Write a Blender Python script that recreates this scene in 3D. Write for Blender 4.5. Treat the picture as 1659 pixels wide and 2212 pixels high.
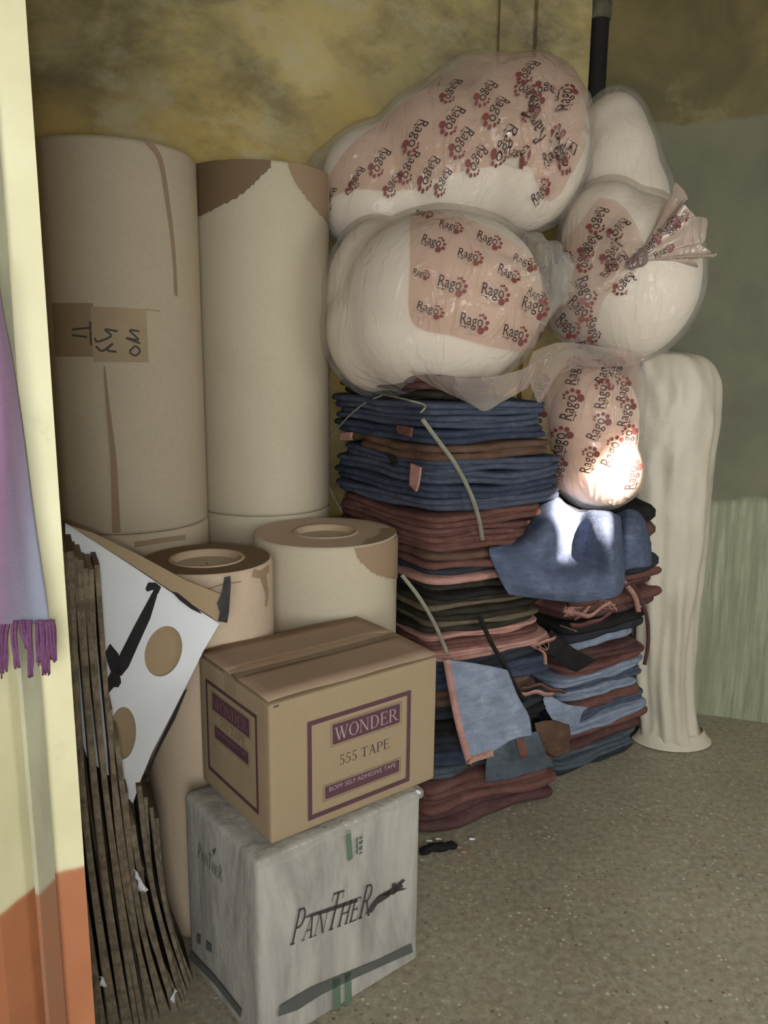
import bpy, bmesh, math, random
import numpy as np
from mathutils import Vector, Matrix
from mathutils.bvhtree import BVHTree

sc = bpy.context.scene
for o in list(bpy.data.objects):
    bpy.data.objects.remove(o)
random.seed(7)
rng = np.random.default_rng(11)
COL = sc.collection

# ------------------------------------------------------------------ camera
W, H = 1659, 2212
F = 1725.0
CAM = np.array([0.0, 0.0, 1.5])
_p, _r = math.radians(11.0), math.radians(0.6)
FWD = np.array([0, math.cos(_p), -math.sin(_p)])
_up = np.array([0, math.sin(_p), math.cos(_p)])
_rt = np.array([1.0, 0, 0])
RGT = _rt * math.cos(_r) + _up * math.sin(_r)
UPV = -_rt * math.sin(_r) + _up * math.cos(_r)
cd = bpy.data.cameras.new('camera')
cam = bpy.data.objects.new('camera', cd)
COL.objects.link(cam)
cd.sensor_fit = 'HORIZONTAL'
cd.sensor_width = 36
cd.lens = 36 * F / W
cd.clip_start = 0.02
m = Matrix.Identity(4)
for i in range(3):
    m[i][0], m[i][1], m[i][2], m[i][3] = RGT[i], UPV[i], -FWD[i], CAM[i]
cam.matrix_world = m
sc.camera = cam

# ------------------------------------------------------------------ world, lights, exposure
sc.view_settings.view_transform = 'Standard'
sc.view_settings.look = 'None'
sc.view_settings.gamma = 1
sc.view_settings.use_curve_mapping = False
sc.view_settings.exposure = -0.58
sc.cycles.use_denoising = True
sc.cycles.max_bounces = 10
sc.cycles.transparent_max_bounces = 24
sc.cycles.caustics_reflective = False
sc.cycles.caustics_refractive = False
wd = bpy.data.worlds.new('sky')
sc.world = wd
wd.use_nodes = True
wd.node_tree.nodes['Background'].inputs[0].default_value = (0.75, 0.85, 1.0, 1)
wd.node_tree.nodes['Background'].inputs[1].default_value = 0.6

def light(name, kind, loc, energy, col, to=None, **kw):
    l = bpy.data.lights.new(name, kind)
    l.energy = energy
    l.color = col
    for k, v in kw.items():
        setattr(l, k, v)
    o = bpy.data.objects.new(name, l)
    COL.objects.link(o)
    o.location = loc
    if to is not None:
        o.rotation_euler = (Vector(to) - Vector(loc)).to_track_quat('-Z', 'Y').to_euler()
    return o

# the phone's own flash, a little below the lens
light('phone_flash', 'POINT', tuple(CAM - UPV * 0.045 - RGT * 0.01), 31, (0.94, 1.0, 1.0), shadow_soft_size=0.012)
# daylight coming through the doorway behind the photographer
light('doorway_daylight', 'AREA', (0.35, -3.0, 1.7), 215, (0.94, 1.0, 1.0), (0.4, 2.4, 1.2), shape='RECTANGLE', size=2.0, size_y=2.2)
# soft fill lamp added out of frame to brighten the right floor and faces
light('right_fill', 'AREA', (2.22, 0.9, 1.5), 54, (0.97, 1.0, 0.98), (1.35, 2.3, 0.2), shape='RECTANGLE', size=.9, size_y=1.1)
# low sun, falling through the ventilator high in the right-hand wall
SUN_T = np.array([0.66, 2.50, 1.065])
SUN_D = np.array([-1.15, 1.15, -1.05])
light('sun', 'SUN', tuple(SUN_T - SUN_D), 90, (1.0, 0.88, 0.76), tuple(SUN_T), angle=0.02)

# ------------------------------------------------------------------ helpers
def ray(x, y):
    return FWD + RGT * ((x - W / 2) / F) - UPV * ((y - H / 2) / F)
def at(x, y, Y):
    d = ray(x, y)
    return CAM + d * (Y / d[1])
def atz(x, y, z):
    d = ray(x, y)
    return CAM + d * ((z - CAM[2]) / d[2])
def onplane(x, y, p0, n):
    d = ray(x, y)
    n = np.asarray(n, float)
    return CAM + d * (((np.asarray(p0) - CAM) @ n) / (d @ n))
def lin(c):
    c = [v / 255 for v in c]
    return tuple([v / 12.92 if v <= .04045 else ((v + .055) / 1.055) ** 2.4 for v in c]) + (1,)

class NT:
    """tiny node-tree writer"""
    def __init__(s, name):
        s.m = bpy.data.materials.new(name)
        s.m.use_nodes = True
        s.t = s.m.node_tree
        s.b = s.t.nodes['Principled BSDF']
        s.out = s.t.nodes['Material Output']
        s._co = None
    def n(s, kind, **kw):
        nd = s.t.nodes.new(kind)
        for k, v in kw.items():
            if k.startswith('i_'):
                key = k[2:]
                key = int(key) if key.isdigit() else key.replace('_', ' ')
                s.put(nd.inputs[key], v)
            else:
                setattr(nd, k, v)
        return nd
    def put(s, sock, v):
        if hasattr(v, 'default_value') and hasattr(v, 'links'):
            s.t.links.new(v, sock)
        else:
            sock.default_value = v
    def co(s):
        if s._co is None:
            s._co = s.n('ShaderNodeTexCoord').outputs['Object']
        return s._co
    def scaled(s, sx, sy, sz):
        mp = s.n('ShaderNodeMapping')
        s.put(mp.inputs['Vector'], s.co())
        mp.inputs['Scale'].default_value = (sx, sy, sz)
        return mp.outputs[0]
    def noise(s, scale, detail=4, rough=.55, vec=None, dist=0):
        nd = s.n('ShaderNodeTexNoise')
        s.put(nd.inputs['Vector'], vec if vec is not None else s.co())
        nd.inputs['Scale'].default_value = scale
        nd.inputs['Detail'].default_value = detail
        nd.inputs['Roughness'].default_value = rough
        nd.inputs['Distortion'].default_value = dist
        return nd.outputs['Fac']
    def ramp(s, fac, *stops):
        r = s.n('ShaderNodeValToRGB')
        s.put(r.inputs[0], fac)
        el = r.color_ramp.elements
        while len(el) < len(stops):
            el.new(.5)
        for e, (p, c) in zip(el, stops):
            e.position = p
            e.color = c if len(c) == 4 else tuple(c) + (1,)
        return r.outputs[0]
    def mask(s, fac, a, b):
        return s.ramp(fac, (a, (0, 0, 0, 1)), (b, (1, 1, 1, 1)))
    def mix(s, fac, a, b, blend='MIX'):
        nd = s.n('ShaderNodeMix', data_type='RGBA', blend_type=blend)
        s.put(nd.inputs['Factor'], fac)
        s.put(nd.inputs[6], a)
        s.put(nd.inputs[7], b)
        return nd.outputs[2]
    def math(s, op, a, b=0.0, c=0.0):
        nd = s.n('ShaderNodeMath', operation=op)
        s.put(nd.inputs[0], a); s.put(nd.inputs[1], b); s.put(nd.inputs[2], c)
        return nd.outputs[0]
    def bump(s, h, strength=.3, dist=.01):
        nd = s.n('ShaderNodeBump')
        s.put(nd.inputs['Height'], h)
        nd.inputs['Strength'].default_value = strength
        nd.inputs['Distance'].default_value = dist
        s.put(s.b.inputs['Normal'], nd.outputs[0])
        return nd.outputs[0]
    def color(s, v): s.put(s.b.inputs['Base Color'], v)
    def rough(s, v): s.put(s.b.inputs['Roughness'], v)

def surf(name, col, rough=.75, var=.18, scale=6, bump=.15, bscale=60, bdist=.004, spec=.3):
    t = NT(name)
    c = lin(col)
    d = tuple(v * (1 - var) for v in c[:3]) + (1,)
    l = tuple(min(1, v * (1 + var)) for v in c[:3]) + (1,)
    t.color(t.ramp(t.noise(scale, 5), (.3, d), (.7, l)))
    t.rough(rough)
    t.b.inputs['Specular IOR Level'].default_value = spec
    if bump:
        t.bump(t.noise(bscale, 3), bump, bdist)
    return t.m

def link(name, verts, faces, mat, parent=None, smooth=True, base=None):
    verts = np.asarray(verts, float).reshape(-1, 3)
    if base is None:
        base = BASE.get(parent.name, np.zeros(3)) if parent else np.zeros(3)
    me = bpy.data.meshes.new(name)
    me.from_pydata((verts - base).tolist(), [], [list(f) for f in faces])
    me.validate()
    if smooth:
        me.polygons.foreach_set('use_smooth', [True] * len(me.polygons))
    me.update()
    if mat is not None:
        for mm in (mat if isinstance(mat, (list, tuple)) else [mat]):
            me.materials.append(mm)
    o = bpy.data.objects.new(name, me)
    COL.objects.link(o)
    if parent:
        o.parent = parent
        BASE[o.name] = base
    else:
        o.location = base
        BASE[o.name] = base
    return o
BASE = {}
def thing(name, label, cat, loc, group=None):
    o = bpy.data.objects.new(name, None)
    COL.objects.link(o)
    o.location = loc
    o.empty_display_size = .05
    BASE[o.name] = np.asarray(loc, float)
    o['label'] = label
    o['category'] = cat
    if group: o['group'] = group
    return o
def tag(o, label, cat, group=None, kind=None):
    o['label'] = label
    o['category'] = cat
    if group: o['group'] = group
    if kind: o['kind'] = kind
    return o
def basept(verts):
    v = np.asarray(verts).reshape(-1, 3)
    c = v.mean(0)
    c[2] = v[:, 2].min()
    return c
def solo(name, verts, faces, mat, label, cat, group=None, smooth=True):
    return tag(link(name, verts, faces, mat, None, smooth, basept(verts)), label, cat, group)
def struct(name, verts, faces, mat, smooth=False):
    o = link(name, verts, faces, mat, None, smooth)
    o['kind'] = 'structure'
    return o
def solid(o, th, off=0, bevel=None):
    md = o.modifiers.new('solid', 'SOLIDIFY')
    md.thickness = th
    md.offset = off
    return o
def bev(o, w, seg=2):
    md = o.modifiers.new('bevel', 'BEVEL')
    md.width = w
    md.segments = seg
    md.limit_method = 'ANGLE'
    return o

def prism(poly, z0, z1):
    """vertical prism over a plan polygon (counter-clockwise)"""
    n = len(poly)
    v = [(p[0], p[1], z0) for p in poly] + [(p[0], p[1], z1) for p in poly]
    f = [tuple(range(n))[::-1], tuple(range(n, 2 * n))]
    f += [(i, (i + 1) % n, n + (i + 1) % n, n + i) for i in range(n)]
    return v, f
def obox(o, u, v, w, a, b, c):
    """box from corner o along unit u,v,w with sizes a,b,c"""
    o, u, v, w = [np.asarray(k, float) for k in (o, u, v, w)]
    P = [o + u * a * i + v * b * j + w * c * k for k in (0, 1) for j in (0, 1) for i in (0, 1)]
    Fc = [(0, 2, 3, 1), (4, 5, 7, 6), (0, 1, 5, 4), (2, 6, 7, 3), (0, 4, 6, 2), (1, 3, 7, 5)]
    return P, Fc
def merge(*ms):
    V, Fc = [], []
    for v, f in ms:
        k = len(V)
        V += [tuple(p) for p in v]
        Fc += [tuple(i + k for i in q) for q in f]
    return V, Fc
def cr(P, t):
    """Catmull-Rom through the rows of P at t in 0..len-1 (vector of t)"""
    P = np.asarray(P, float)
    n = len(P)
    E = np.concatenate([[2 * P[0] - P[1]], P, [2 * P[-1] - P[-2]]])
    t = np.clip(np.asarray(t, float), 0, n - 1 - 1e-9)
    i = t.astype(int)
    s = (t - i).reshape((-1,) + (1,) * (P.ndim - 1))
    a, b, c, d = E[i], E[i + 1], E[i + 2], E[i + 3]
    return .5 * (2 * b + (c - a) * s + (2 * a - 5 * b + 4 * c - d) * s ** 2 + (3 * b - a - 3 * c + d) * s ** 3)
def patch(ctrl, nu=30, nv=30):
    C = np.asarray(ctrl, float)
    A = cr(C, np.linspace(0, len(C) - 1, nv))
    B = cr(A.transpose(1, 0, 2), np.linspace(0, C.shape[1] - 1, nu)).transpose(1, 0, 2)
    f = [(j * nu + i, j * nu + i + 1, (j + 1) * nu + i + 1, (j + 1) * nu + i) for j in range(nv - 1) for i in range(nu - 1)]
    return B.reshape(-1, 3), f
def ribbon(pts, width, n=24, across=None, taper=False, sag=0):
    """flat strip along a smooth path; across = width direction (vector or list)"""
    P = cr(np.asarray(pts, float), np.linspace(0, len(pts) - 1, n))
    T = np.gradient(P, axis=0)
    out = []
    for i in range(n):
        t = T[i] / (np.linalg.norm(T[i]) + 1e-9)
        if across is None:
            vdir = P[i] - CAM
            a = np.cross(t, vdir)
        else:
            a = np.asarray(across, float)
            a = a - t * (a @ t)
        a /= np.linalg.norm(a) + 1e-9
        w = width * (1 - .7 * i / n if taper else 1) / 2
        out += [P[i] - a * w, P[i] + a * w]
    return out, [(2 * i, 2 * i + 1, 2 * i + 3, 2 * i + 2) for i in range(n - 1)]
def tube(pts, r, n=20, k=8, taper=1.0):
    P = cr(np.asarray(pts, float), np.linspace(0, len(pts) - 1, n))
    T = np.gradient(P, axis=0)
    V, Fc = [], []
    for i in range(n):
        t = T[i] / (np.linalg.norm(T[i]) + 1e-9)
        a = np.cross(t, [0.31, .2, .93]); a /= np.linalg.norm(a)
        b = np.cross(t, a)
        rr = r * (1 + (taper - 1) * i / (n - 1))
        V += [P[i] + rr * (math.cos(2 * math.pi * j / k) * a + math.sin(2 * math.pi * j / k) * b) for j in range(k)]
    for i in range(n - 1):
        Fc += [(i * k + j, i * k + (j + 1) % k, (i + 1) * k + (j + 1) % k, (i + 1) * k + j) for j in range(k)]
    Fc += [tuple(range(k))[::-1], tuple((n - 1) * k + j for j in range(k))]
    return V, Fc
def waves(X, freq, seed, n=6, ridge=False):
    """cheap smooth / creased noise over points"""
    r = np.random.default_rng(seed)
    X = np.asarray(X)
    out = np.zeros(len(X))
    for k in range(n):
        d = r.normal(size=3); d /= np.linalg.norm(d)
        fr = freq * r.uniform(.6, 1.7)
        d2 = r.normal(size=3)
        ph = X @ d * fr + r.uniform(0, 6.28) + .8 * np.sin(X @ d2 * fr * .5 + r.uniform(0, 6.28))
        s = np.sin(ph)
        out += (1 - np.abs(s)) ** 5 if ridge else s
    return out / n
def meshdata(o):
    dg = bpy.context.evaluated_depsgraph_get()
    me = bpy.data.meshes.new_from_object(o.evaluated_get(dg))
    v = np.array([q.co[:] for q in me.vertices])
    n = np.array([q.normal[:] for q in me.vertices])
    f = [tuple(p.vertices) for p in me.polygons]
    bpy.data.meshes.remove(me)
    return v, n, f
def blob(ells, voxel=.018, smooth=10):
    """one smooth closed body out of overlapping ellipsoids (centre, radii, z-rotation)"""
    bm = bmesh.new()
    for e in ells:
        c, r = np.asarray(e[0], float), e[1]
        M = Matrix.Translation(Vector(c)) @ Matrix.Rotation(e[2] if len(e) > 2 else 0, 4, 'Z') @ Matrix.Rotation(e[3] if len(e) > 3 else 0, 4, 'Y') @ Matrix.Diagonal((r[0], r[1], r[2], 1))
        bmesh.ops.create_icosphere(bm, subdivisions=4, radius=1, matrix=M)
    me = bpy.data.meshes.new('tmp')
    bm.to_mesh(me); bm.free()
    o = bpy.data.objects.new('tmp', me)
    COL.objects.link(o)
    rm = o.modifiers.new('r', 'REMESH'); rm.mode = 'VOXEL'; rm.voxel_size = voxel
    sm = o.modifiers.new('s', 'SMOOTH'); sm.factor = .5; sm.iterations = smooth
    bpy.context.view_layer.update()
    v, n, f = meshdata(o)
    bpy.data.objects.remove(o)
    bpy.data.meshes.remove(me)
    return v, n, f
def project(bvh, org, U, V, N, pts2, off):
    """drop 2-D points (metres along U,V from org) along N onto a surface"""
    out = []
    for p in pts2:
        o = np.asarray(org) + U * p[0] + V * p[1] - N * 1.0
        h = bvh.ray_cast(Vector(o), Vector(N), 2.0)
        out.append(None if h[0] is None else np.array(h[0]) + np.array(h[1]) * (off if h[1].dot(Vector(N)) < 0 else -off))
    return out
def keep(P, faces, maxedge=.06):
    idx, V, Fc = {}, [], []
    for f in faces:
        if any(P[i] is None for i in f): continue
        if max(np.linalg.norm(P[f[i]] - P[f[i - 1]]) for i in range(len(f))) > maxedge: continue
        q = []
        for i in f:
            if i not in idx:
                idx[i] = len(V); V.append(P[i])
            q.append(idx[i])
        Fc.append(tuple(q))
    return V, Fc

# ------------------------------------------------------------------ lettering
_font = {}
def textmesh(s):
    """built-in sans letters as flat 2-D triangles, width scaled to 1"""
    if s in _font: return _font[s]
    cu = bpy.data.curves.new('t', 'FONT')
    cu.body = s
    cu.resolution_u = 3
    o = bpy.data.objects.new('t', cu)
    COL.objects.link(o)
    bpy.context.view_layer.update()
    v, n, f = meshdata(o)
    bpy.data.objects.remove(o)
    v = v[:, :2] - [v[:, 0].min(), 0]
    _font[s] = (v / v[:, 0].max(), f)
    return _font[s]
def q(x0, y0, x1, y1, w, w2=None):
    d = np.array([x1 - x0, y1 - y0], float)
    nrm = np.array([-d[1], d[0]]) / (np.linalg.norm(d) + 1e-9)
    if abs(d[1]) > abs(d[0]): nrm = np.array([1., 0]) * (1 if nrm[0] > 0 else -1)
    a, b = w / 2, (w if w2 is None else w2) / 2
    A, B = np.array([x0, y0]), np.array([x1, y1])
    return [A - nrm * a, B - nrm * b, B + nrm * b, A + nrm * a], [(0, 1, 2, 3)]
def arc(cx, cy, rx, ry, a0, a1, thick, thin, n=22):
    V = []
    for i in range(n + 1):
        a = math.radians(a0 + (a1 - a0) * i / n)
        w = thin + (thick - thin) * abs(math.cos(a))
        c, s = math.cos(a), math.sin(a)
        V += [np.array([cx + (rx - w / 2) * c, cy + (ry - thin / 2 - (w - thin) * .2) * s]), np.array([cx + (rx + w / 2) * c, cy + (ry + thin / 2) * s])]
    return V, [(2 * i, 2 * i + 1, 2 * i + 3, 2 * i + 2) for i in range(n)]
def mg(*ms):
    V, Fc = [], []
    for v, f in ms:
        k = len(V); V += [np.asarray(p, float) for p in v]; Fc += [tuple(i + k for i in g) for g in f]
    return V, Fc
TK, TN = .135, .05
def srf(x, y, w=.26): return q(x - w / 2, y, x + w / 2, y, .045)
GLYPH = {
 'W': (1.25, lambda: mg(q(.12, 1, .40, 0, TK), q(.40, .0, .64, 1, TN), q(.58, 1, .86, 0, TK), q(.86, 0, 1.12, 1, TN), srf(.12, .98, .3), srf(.6, .98, .3), srf(1.12, .98, .24))),
 'O': (1.0, lambda: mg(arc(.5, .5, .38, .49, 0, 360, TK, TN, 40))),
 'N': (1.0, lambda: mg(q(.16, 0, .16, 1, TN), q(.16, 1, .82, 0, TK), q(.82, 0, .82, 1, TN), srf(.13, .98, .26), srf(.16, .02, .26), srf(.82, .98, .26))),
 'D': (.98, lambda: mg(q(.2, 0, .2, 1, TK), arc(.4, .5, .42, .48, -90, 90, TK, TN), q(.1, .98, .42, .98, TN), q(.1, .02, .42, .02, TN))),
 'E': (.85, lambda: mg(q(.2, 0, .2, 1, TK), q(.1, .98, .72, .98, TN), q(.1, .02, .76, .02, TN), q(.2, .52, .58, .52, TN), q(.72, 1, .72, .8, TN), q(.76, 0, .76, .22, TN), q(.58, .62, .58, .42, TN))),
 'R': (.98, lambda: mg(q(.2, 0, .2, 1, TK), arc(.42, .74, .26, .24, -90, 90, TK, TN), q(.1, .98, .44, .98, TN), q(.2, .5, .44, .5, TN), q(.46, .5, .86, 0, TK), srf(.2, .02, .3), srf(.88, .02, .2))),
 'P': (.82, lambda: mg(q(.2, 0, .2, 1, TK), arc(.42, .72, .27, .26, -90, 90, TK, TN), q(.1, .98, .44, .98, TN), q(.2, .46, .44, .46, TN), srf(.2, .02, .32))),
 'A': (.98, lambda: mg(q(.18, 0, .5, 1, TN), q(.5, 1, .8, 0, TK), q(.3, .36, .68, .36, TN), srf(.17, .02, .26), srf(.8, .02, .3))),
 'T': (.88, lambda: mg(q(.44, 0, .44, 1, TK), q(.06, .98, .82, .98, TN), q(.06, 1, .06, .78, TN), q(.82, 1, .82, .78, TN), srf(.44, .02, .32))),
 'H': (1.0, lambda: mg(q(.2, 0, .2, 1, TK), q(.8, 0, .8, 1, TK), q(.2, .52, .8, .52, TN), srf(.2, .02, .3), srf(.8, .02, .3), srf(.2, .98, .3), srf(.8, .98, .3))),
 '5': (.7, lambda: mg(q(.2, .98, .6, .98, .09), q(.2, .98, .17, .56, TN), arc(.32, .32, .24, .3, 130, -150, .12, TN))),
 ' ': (.4, lambda: ([], [])),
}
def serif(s, shear=0.0, heights=None):
    x, ms = 0, []
    for i, ch in enumerate(s):
        adv, fn = GLYPH[ch]
        v, f = fn()
        h = heights[i] if heights else 1.0
        sx = .72 + .28 * h if heights else 1
        ms.append(([np.array([x + p[0] * sx, p[1] * h]) for p in v], f))
        x += adv * sx
    v, f = mg(*ms)
    return [np.array([(p[0] + shear * p[1]) / x, p[1] / x]) for p in v], f
def rrect(x0, y0, x1, y1, r, n=5):
    V = []
    for cx, cy, a in ((x1 - r, y1 - r, 0), (x0 + r, y1 - r, 90), (x0 + r, y0 + r, 180), (x1 - r, y0 + r, 270)):
        V += [np.array([cx + r * math.cos(math.radians(a + 90 * i / n)), cy + r * math.sin(math.radians(a + 90 * i / n))]) for i in range(n + 1)]
    return V, [tuple(range(len(V)))]
def frame2(x0, y0, x1, y1, w):
    V = [np.array(p, float) for p in ((x0, y0), (x1, y0), (x1, y1), (x0, y1), (x0 + w, y0 + w), (x1 - w, y0 + w), (x1 - w, y1 - w), (x0 + w, y1 - w))]
    return V, [(0, 1, 5, 4), (1, 2, 6, 5), (2, 3, 7, 6), (3, 0, 4, 7)]
def place2(m2, x, y, s, sy=None, rot=0):
    c, sn = math.cos(rot), math.sin(rot)
    sy = s if sy is None else sy
    return [np.array([x + p[0] * s * c - p[1] * sy * sn, y + p[0] * s * sn + p[1] * sy * c]) for p in m2[0]], m2[1]
def lift(m2, o, U, V, N, off):
    """flat 2-D shapes onto a real plane"""
    return [np.asarray(o) + U * p[0] + V * p[1] + N * off for p in m2[0]], m2[1]

# ------------------------------------------------------------------ materials
def m_backwall():
    t = NT('ochre distemper')
    big = t.noise(1.7, 6, .62, dist=.6)
    base = t.ramp(big, (.30, lin((116, 104, 82))), (.44, lin((168, 152, 108))), (.56, lin((188, 168, 112))), (.72, lin((196, 184, 150))))
    z = t.n('ShaderNodeSeparateXYZ'); t.put(z.inputs[0], t.co())
    zz = t.math('MULTIPLY_ADD', t.noise(2.6, 4), .7, z.outputs[2])
    low = t.mask(t.math('MULTIPLY', zz, .25), .635, .70)
    base = t.mix(t.math('MULTIPLY', t.math('SUBTRACT', 1.0, low), .75), base, lin((182, 152, 84)))
    grime = t.mask(t.noise(2.6, 9, .66, dist=.5, vec=t.scaled(.8, .8, 1.5)), .46, .66)
    base = t.mix(t.math('MULTIPLY', grime, .7), base, lin((92, 80, 58)))
    spots = t.mask(t.noise(9, 3, .5), .70, .76)
    base = t.mix(t.math('MULTIPLY', spots, .6), base, lin((80, 72, 58)))
    pale = t.mask(t.noise(3.7, 9, .70, vec=t.scaled(1, 1, 1.5)), .50, .64)
    base = t.mix(t.math('MULTIPLY', pale, .6), base, lin((186, 176, 144)))
    t.color(base); t.rough(.9)
    t.bump(t.math('ADD', t.noise(14, 6, .65), t.math('MULTIPLY', big, 1.5)), .35, .02)
    return t.m
def m_rightwall():
    t = NT('two tone painted wall')
    z = t.n('ShaderNodeSeparateXYZ'); t.put(z.inputs[0], t.co())
    wob = t.math('MULTIPLY_ADD', t.noise(5, 5, .6), .10, z.outputs[2])
    up = t.mix(t.mask(t.noise(2.3, 6, .62, dist=.5), .35, .66), lin((92, 84, 52)), lin((134, 118, 74)))
    up = t.mix(t.math('MULTIPLY', t.mask(t.noise(4, 6, .65), .58, .7), .5), up, lin((150, 140, 104)))
    md = t.mix(t.mask(t.noise(1.8, 6, .6), .35, .65), lin((94, 92, 74)), lin((118, 115, 92)))
    stre = t.noise(7, 6, .7, vec=t.scaled(6, 6, .35))
    lo = t.mix(t.mask(stre, .42, .68), lin((126, 126, 102)), lin((166, 164, 138)))
    lo = t.mix(t.math('MULTIPLY', t.mask(t.noise(3, 5, .6), .45, .65), .6), lo, lin((130, 130, 106)))
    k1 = t.mask(t.math('MULTIPLY', wob, .25), .6085, .6135)
    k2 = t.mask(t.math('MULTIPLY', wob, .25), .243, .250)
    t.color(t.mix(k1, t.mix(k2, lo, md), up)); t.rough(.75)
    t.bump(t.noise(20, 6, .65), .25, .012)
    return t.m
def m_pillar(grey=False):
    t = NT('grimy painted trunking' if grey else 'cream paint over orange dado')
    z = t.n('ShaderNodeSeparateXYZ'); t.put(z.inputs[0], t.co())
    cream = t.mix(t.mask(t.noise(6, 6, .6), .35, .7), lin((190, 181, 144)), lin((204, 196, 160)))
    cream = t.mix(t.math('MULTIPLY', t.mask(t.noise(16, 5, .65), .60, .72), .35), cream, lin((166, 156, 124)))
    org = t.mix(t.mask(t.noise(5, 5, .6), .35, .65), lin((150, 92, 60)), lin((168, 106, 70)))
    if grey:
        cream = t.mix(t.mask(t.noise(9, 6, .65, vec=t.scaled(1, 1, .3)), .3, .65), lin((136, 134, 118)), lin((180, 174, 146)))
        org = t.mix(t.mask(t.noise(9, 6, .65, vec=t.scaled(1, 1, .3)), .35, .6), lin((128, 104, 90)), lin((150, 98, 68)))
    k = t.mask(t.math('ADD', z.outputs[2], t.math('MULTIPLY', t.noise(30, 3), .006)), .8, .806)
    t.color(t.mix(k, org, cream)); t.rough(.55)
    t.bump(t.noise(40, 5, .6), .2, .004)
    return t.m
def m_floor():
    t = NT('worn terrazzo')
    g = t.mix(t.mask(t.noise(1.6, 6, .6), .35, .68), lin((128, 122, 106)), lin((160, 153, 134)))
    g = t.mix(t.math('MULTIPLY', t.mask(t.noise(9, 6, .7), .45, .66), .55), g, lin((148, 128, 108)))
    vo = t.n('ShaderNodeTexVoronoi', feature='F1'); t.put(vo.inputs['Vector'], t.co()); vo.inputs['Scale'].default_value = 78
    cell = t.n('ShaderNodeSeparateColor'); t.put(cell.inputs[0], vo.outputs['Color'])
    chip = t.math('MULTIPLY', t.mask(cell.outputs[0], .66, .70), t.math('SUBTRACT', 1.0, t.mask(vo.outputs['Distance'], .30, .42)))
    chc = t.ramp(cell.outputs[1], (0, lin((206, 198, 176))), (.4, lin((160, 122, 98))), (.6, lin((80, 74, 62))), (1, lin((186, 186, 166))))
    g = t.mix(.38, g, t.ramp(t.noise(46, 6, .72), (.38, lin((84, 74, 58))), (.5, lin((140, 130, 108))), (.64, lin((176, 168, 148)))))
    patchy = t.mask(t.noise(2.2, 4, .6), .34, .60)
    t.color(t.mix(t.math('MULTIPLY', chip, t.math('MULTIPLY_ADD', patchy, .65, .35)), g, chc))
    t.rough(t.ramp(t.noise(3, 4), (.3, (.42,) * 3), (.7, (.62,) * 3)))
    t.bump(t.noise(60, 5, .6), .12, .004)
    return t.m
def m_kraft(name, col, rough=.72, streak=True):
    t = NT(name)
    c = lin(col)
    a = t.noise(3, 5, .6)
    col_ = t.mix(a, tuple(v * .86 for v in c[:3]) + (1,), tuple(min(1, v * 1.1) for v in c[:3]) + (1,))
    col_ = t.mix(.25, col_, t.ramp(t.noise(90, 4, .7), (.3, tuple(v * .7 for v in c[:3]) + (1,)), (.7, c)))
    t.color(col_); t.rough(rough)
    t.b.inputs['Specular IOR Level'].default_value = .25
    t.bump(t.noise(7, 3, .5), .22, .02)
    return t.m
def m_cloth(name, col, fade=.6, scale=14, weave=420, pale=None):
    t = NT(name)
    c = lin(col)
    p = lin(pale) if pale else tuple(min(1, v * 1.45 + .01) for v in c[:3]) + (1,)
    d = tuple(v * .5 for v in c[:3]) + (1,)
    n = t.math('MULTIPLY_ADD', t.noise(scale, 7, .7, dist=.4), .65, t.math('MULTIPLY', t.noise(60, 4, .6, vec=t.scaled(.35, .35, 1.6)), .35))
    cc = t.ramp(n, (.34, d), (.5, c), (.66, p))
    t.color(t.mix(fade, c, cc)); t.rough(.95)
    t.b.inputs['Specular IOR Level'].default_value = .05
    t.bump(t.math('ADD', t.noise(weave, 2), t.math('MULTIPLY', t.noise(34, 5, .6), 2.5)), .45, .005)
    return t.m
def m_film(name, tint=(240, 236, 230), body=.09, bump=.8, scale=12, rough=.09, gloss=1.0):
    t = NT(name)
    t.color(lin(tint)); t.rough(rough)
    t.b.inputs['Specular IOR Level'].default_value = gloss
    n1 = t.noise(scale * .55, 2, .5, vec=t.scaled(1, 1, .45), dist=1.6)
    cre = t.math('POWER', t.math('SUBTRACT', 1.0, t.math('MULTIPLY', t.math('ABSOLUTE', t.math('SUBTRACT', n1, .5)), 3.0)), 6.0)
    n2 = t.noise(scale * .9, 3, .5, vec=t.scaled(.5, 1, 1), dist=.8)
    h = t.math('ADD', t.math('MULTIPLY', cre, .35), n2)
    nb = t.bump(h, bump, .02)
    tr = t.n('ShaderNodeBsdfTransparent'); tr.inputs[0].default_value = tuple(.3 + .7 * v for v in lin(tint)[:3]) + (1,)
    lw = t.n('ShaderNodeLayerWeight'); lw.inputs[0].default_value = .35; t.put(lw.inputs[1], nb)
    fac = t.math('MINIMUM', t.math('MULTIPLY_ADD', lw.outputs['Facing'], .24, body), 1.0)
    mx = t.n('ShaderNodeMixShader'); t.put(mx.inputs[0], fac)
    t.t.links.new(tr.outputs[0], mx.inputs[1]); t.t.links.new(t.b.outputs[0], mx.inputs[2])
    t.t.links.new(mx.outputs[0], t.out.inputs[0])
    return t.m
def m_foam(name, col, sss=0.0):
    t = NT(name)
    c = lin(col)
    t.color(t.mix(t.noise(5, 4), tuple(v * .9 for v in c[:3]) + (1,), c)); t.rough(.6)
    t.b.inputs['Specular IOR Level'].default_value = .3
    if sss:
        t.b.inputs['Subsurface Weight'].default_value = sss
        t.b.inputs['Subsurface Radius'].default_value = (.10, .095, .085)
        t.b.inputs['Subsurface Scale'].default_value = 1.0
    t.bump(t.noise(6, 3, .5, dist=.6), .3, .02)
    return t.m
def plain(name, col, rough=.6, spec=.3):
    return surf(name, col, rough, .08, 20, 0, spec=spec)

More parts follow.
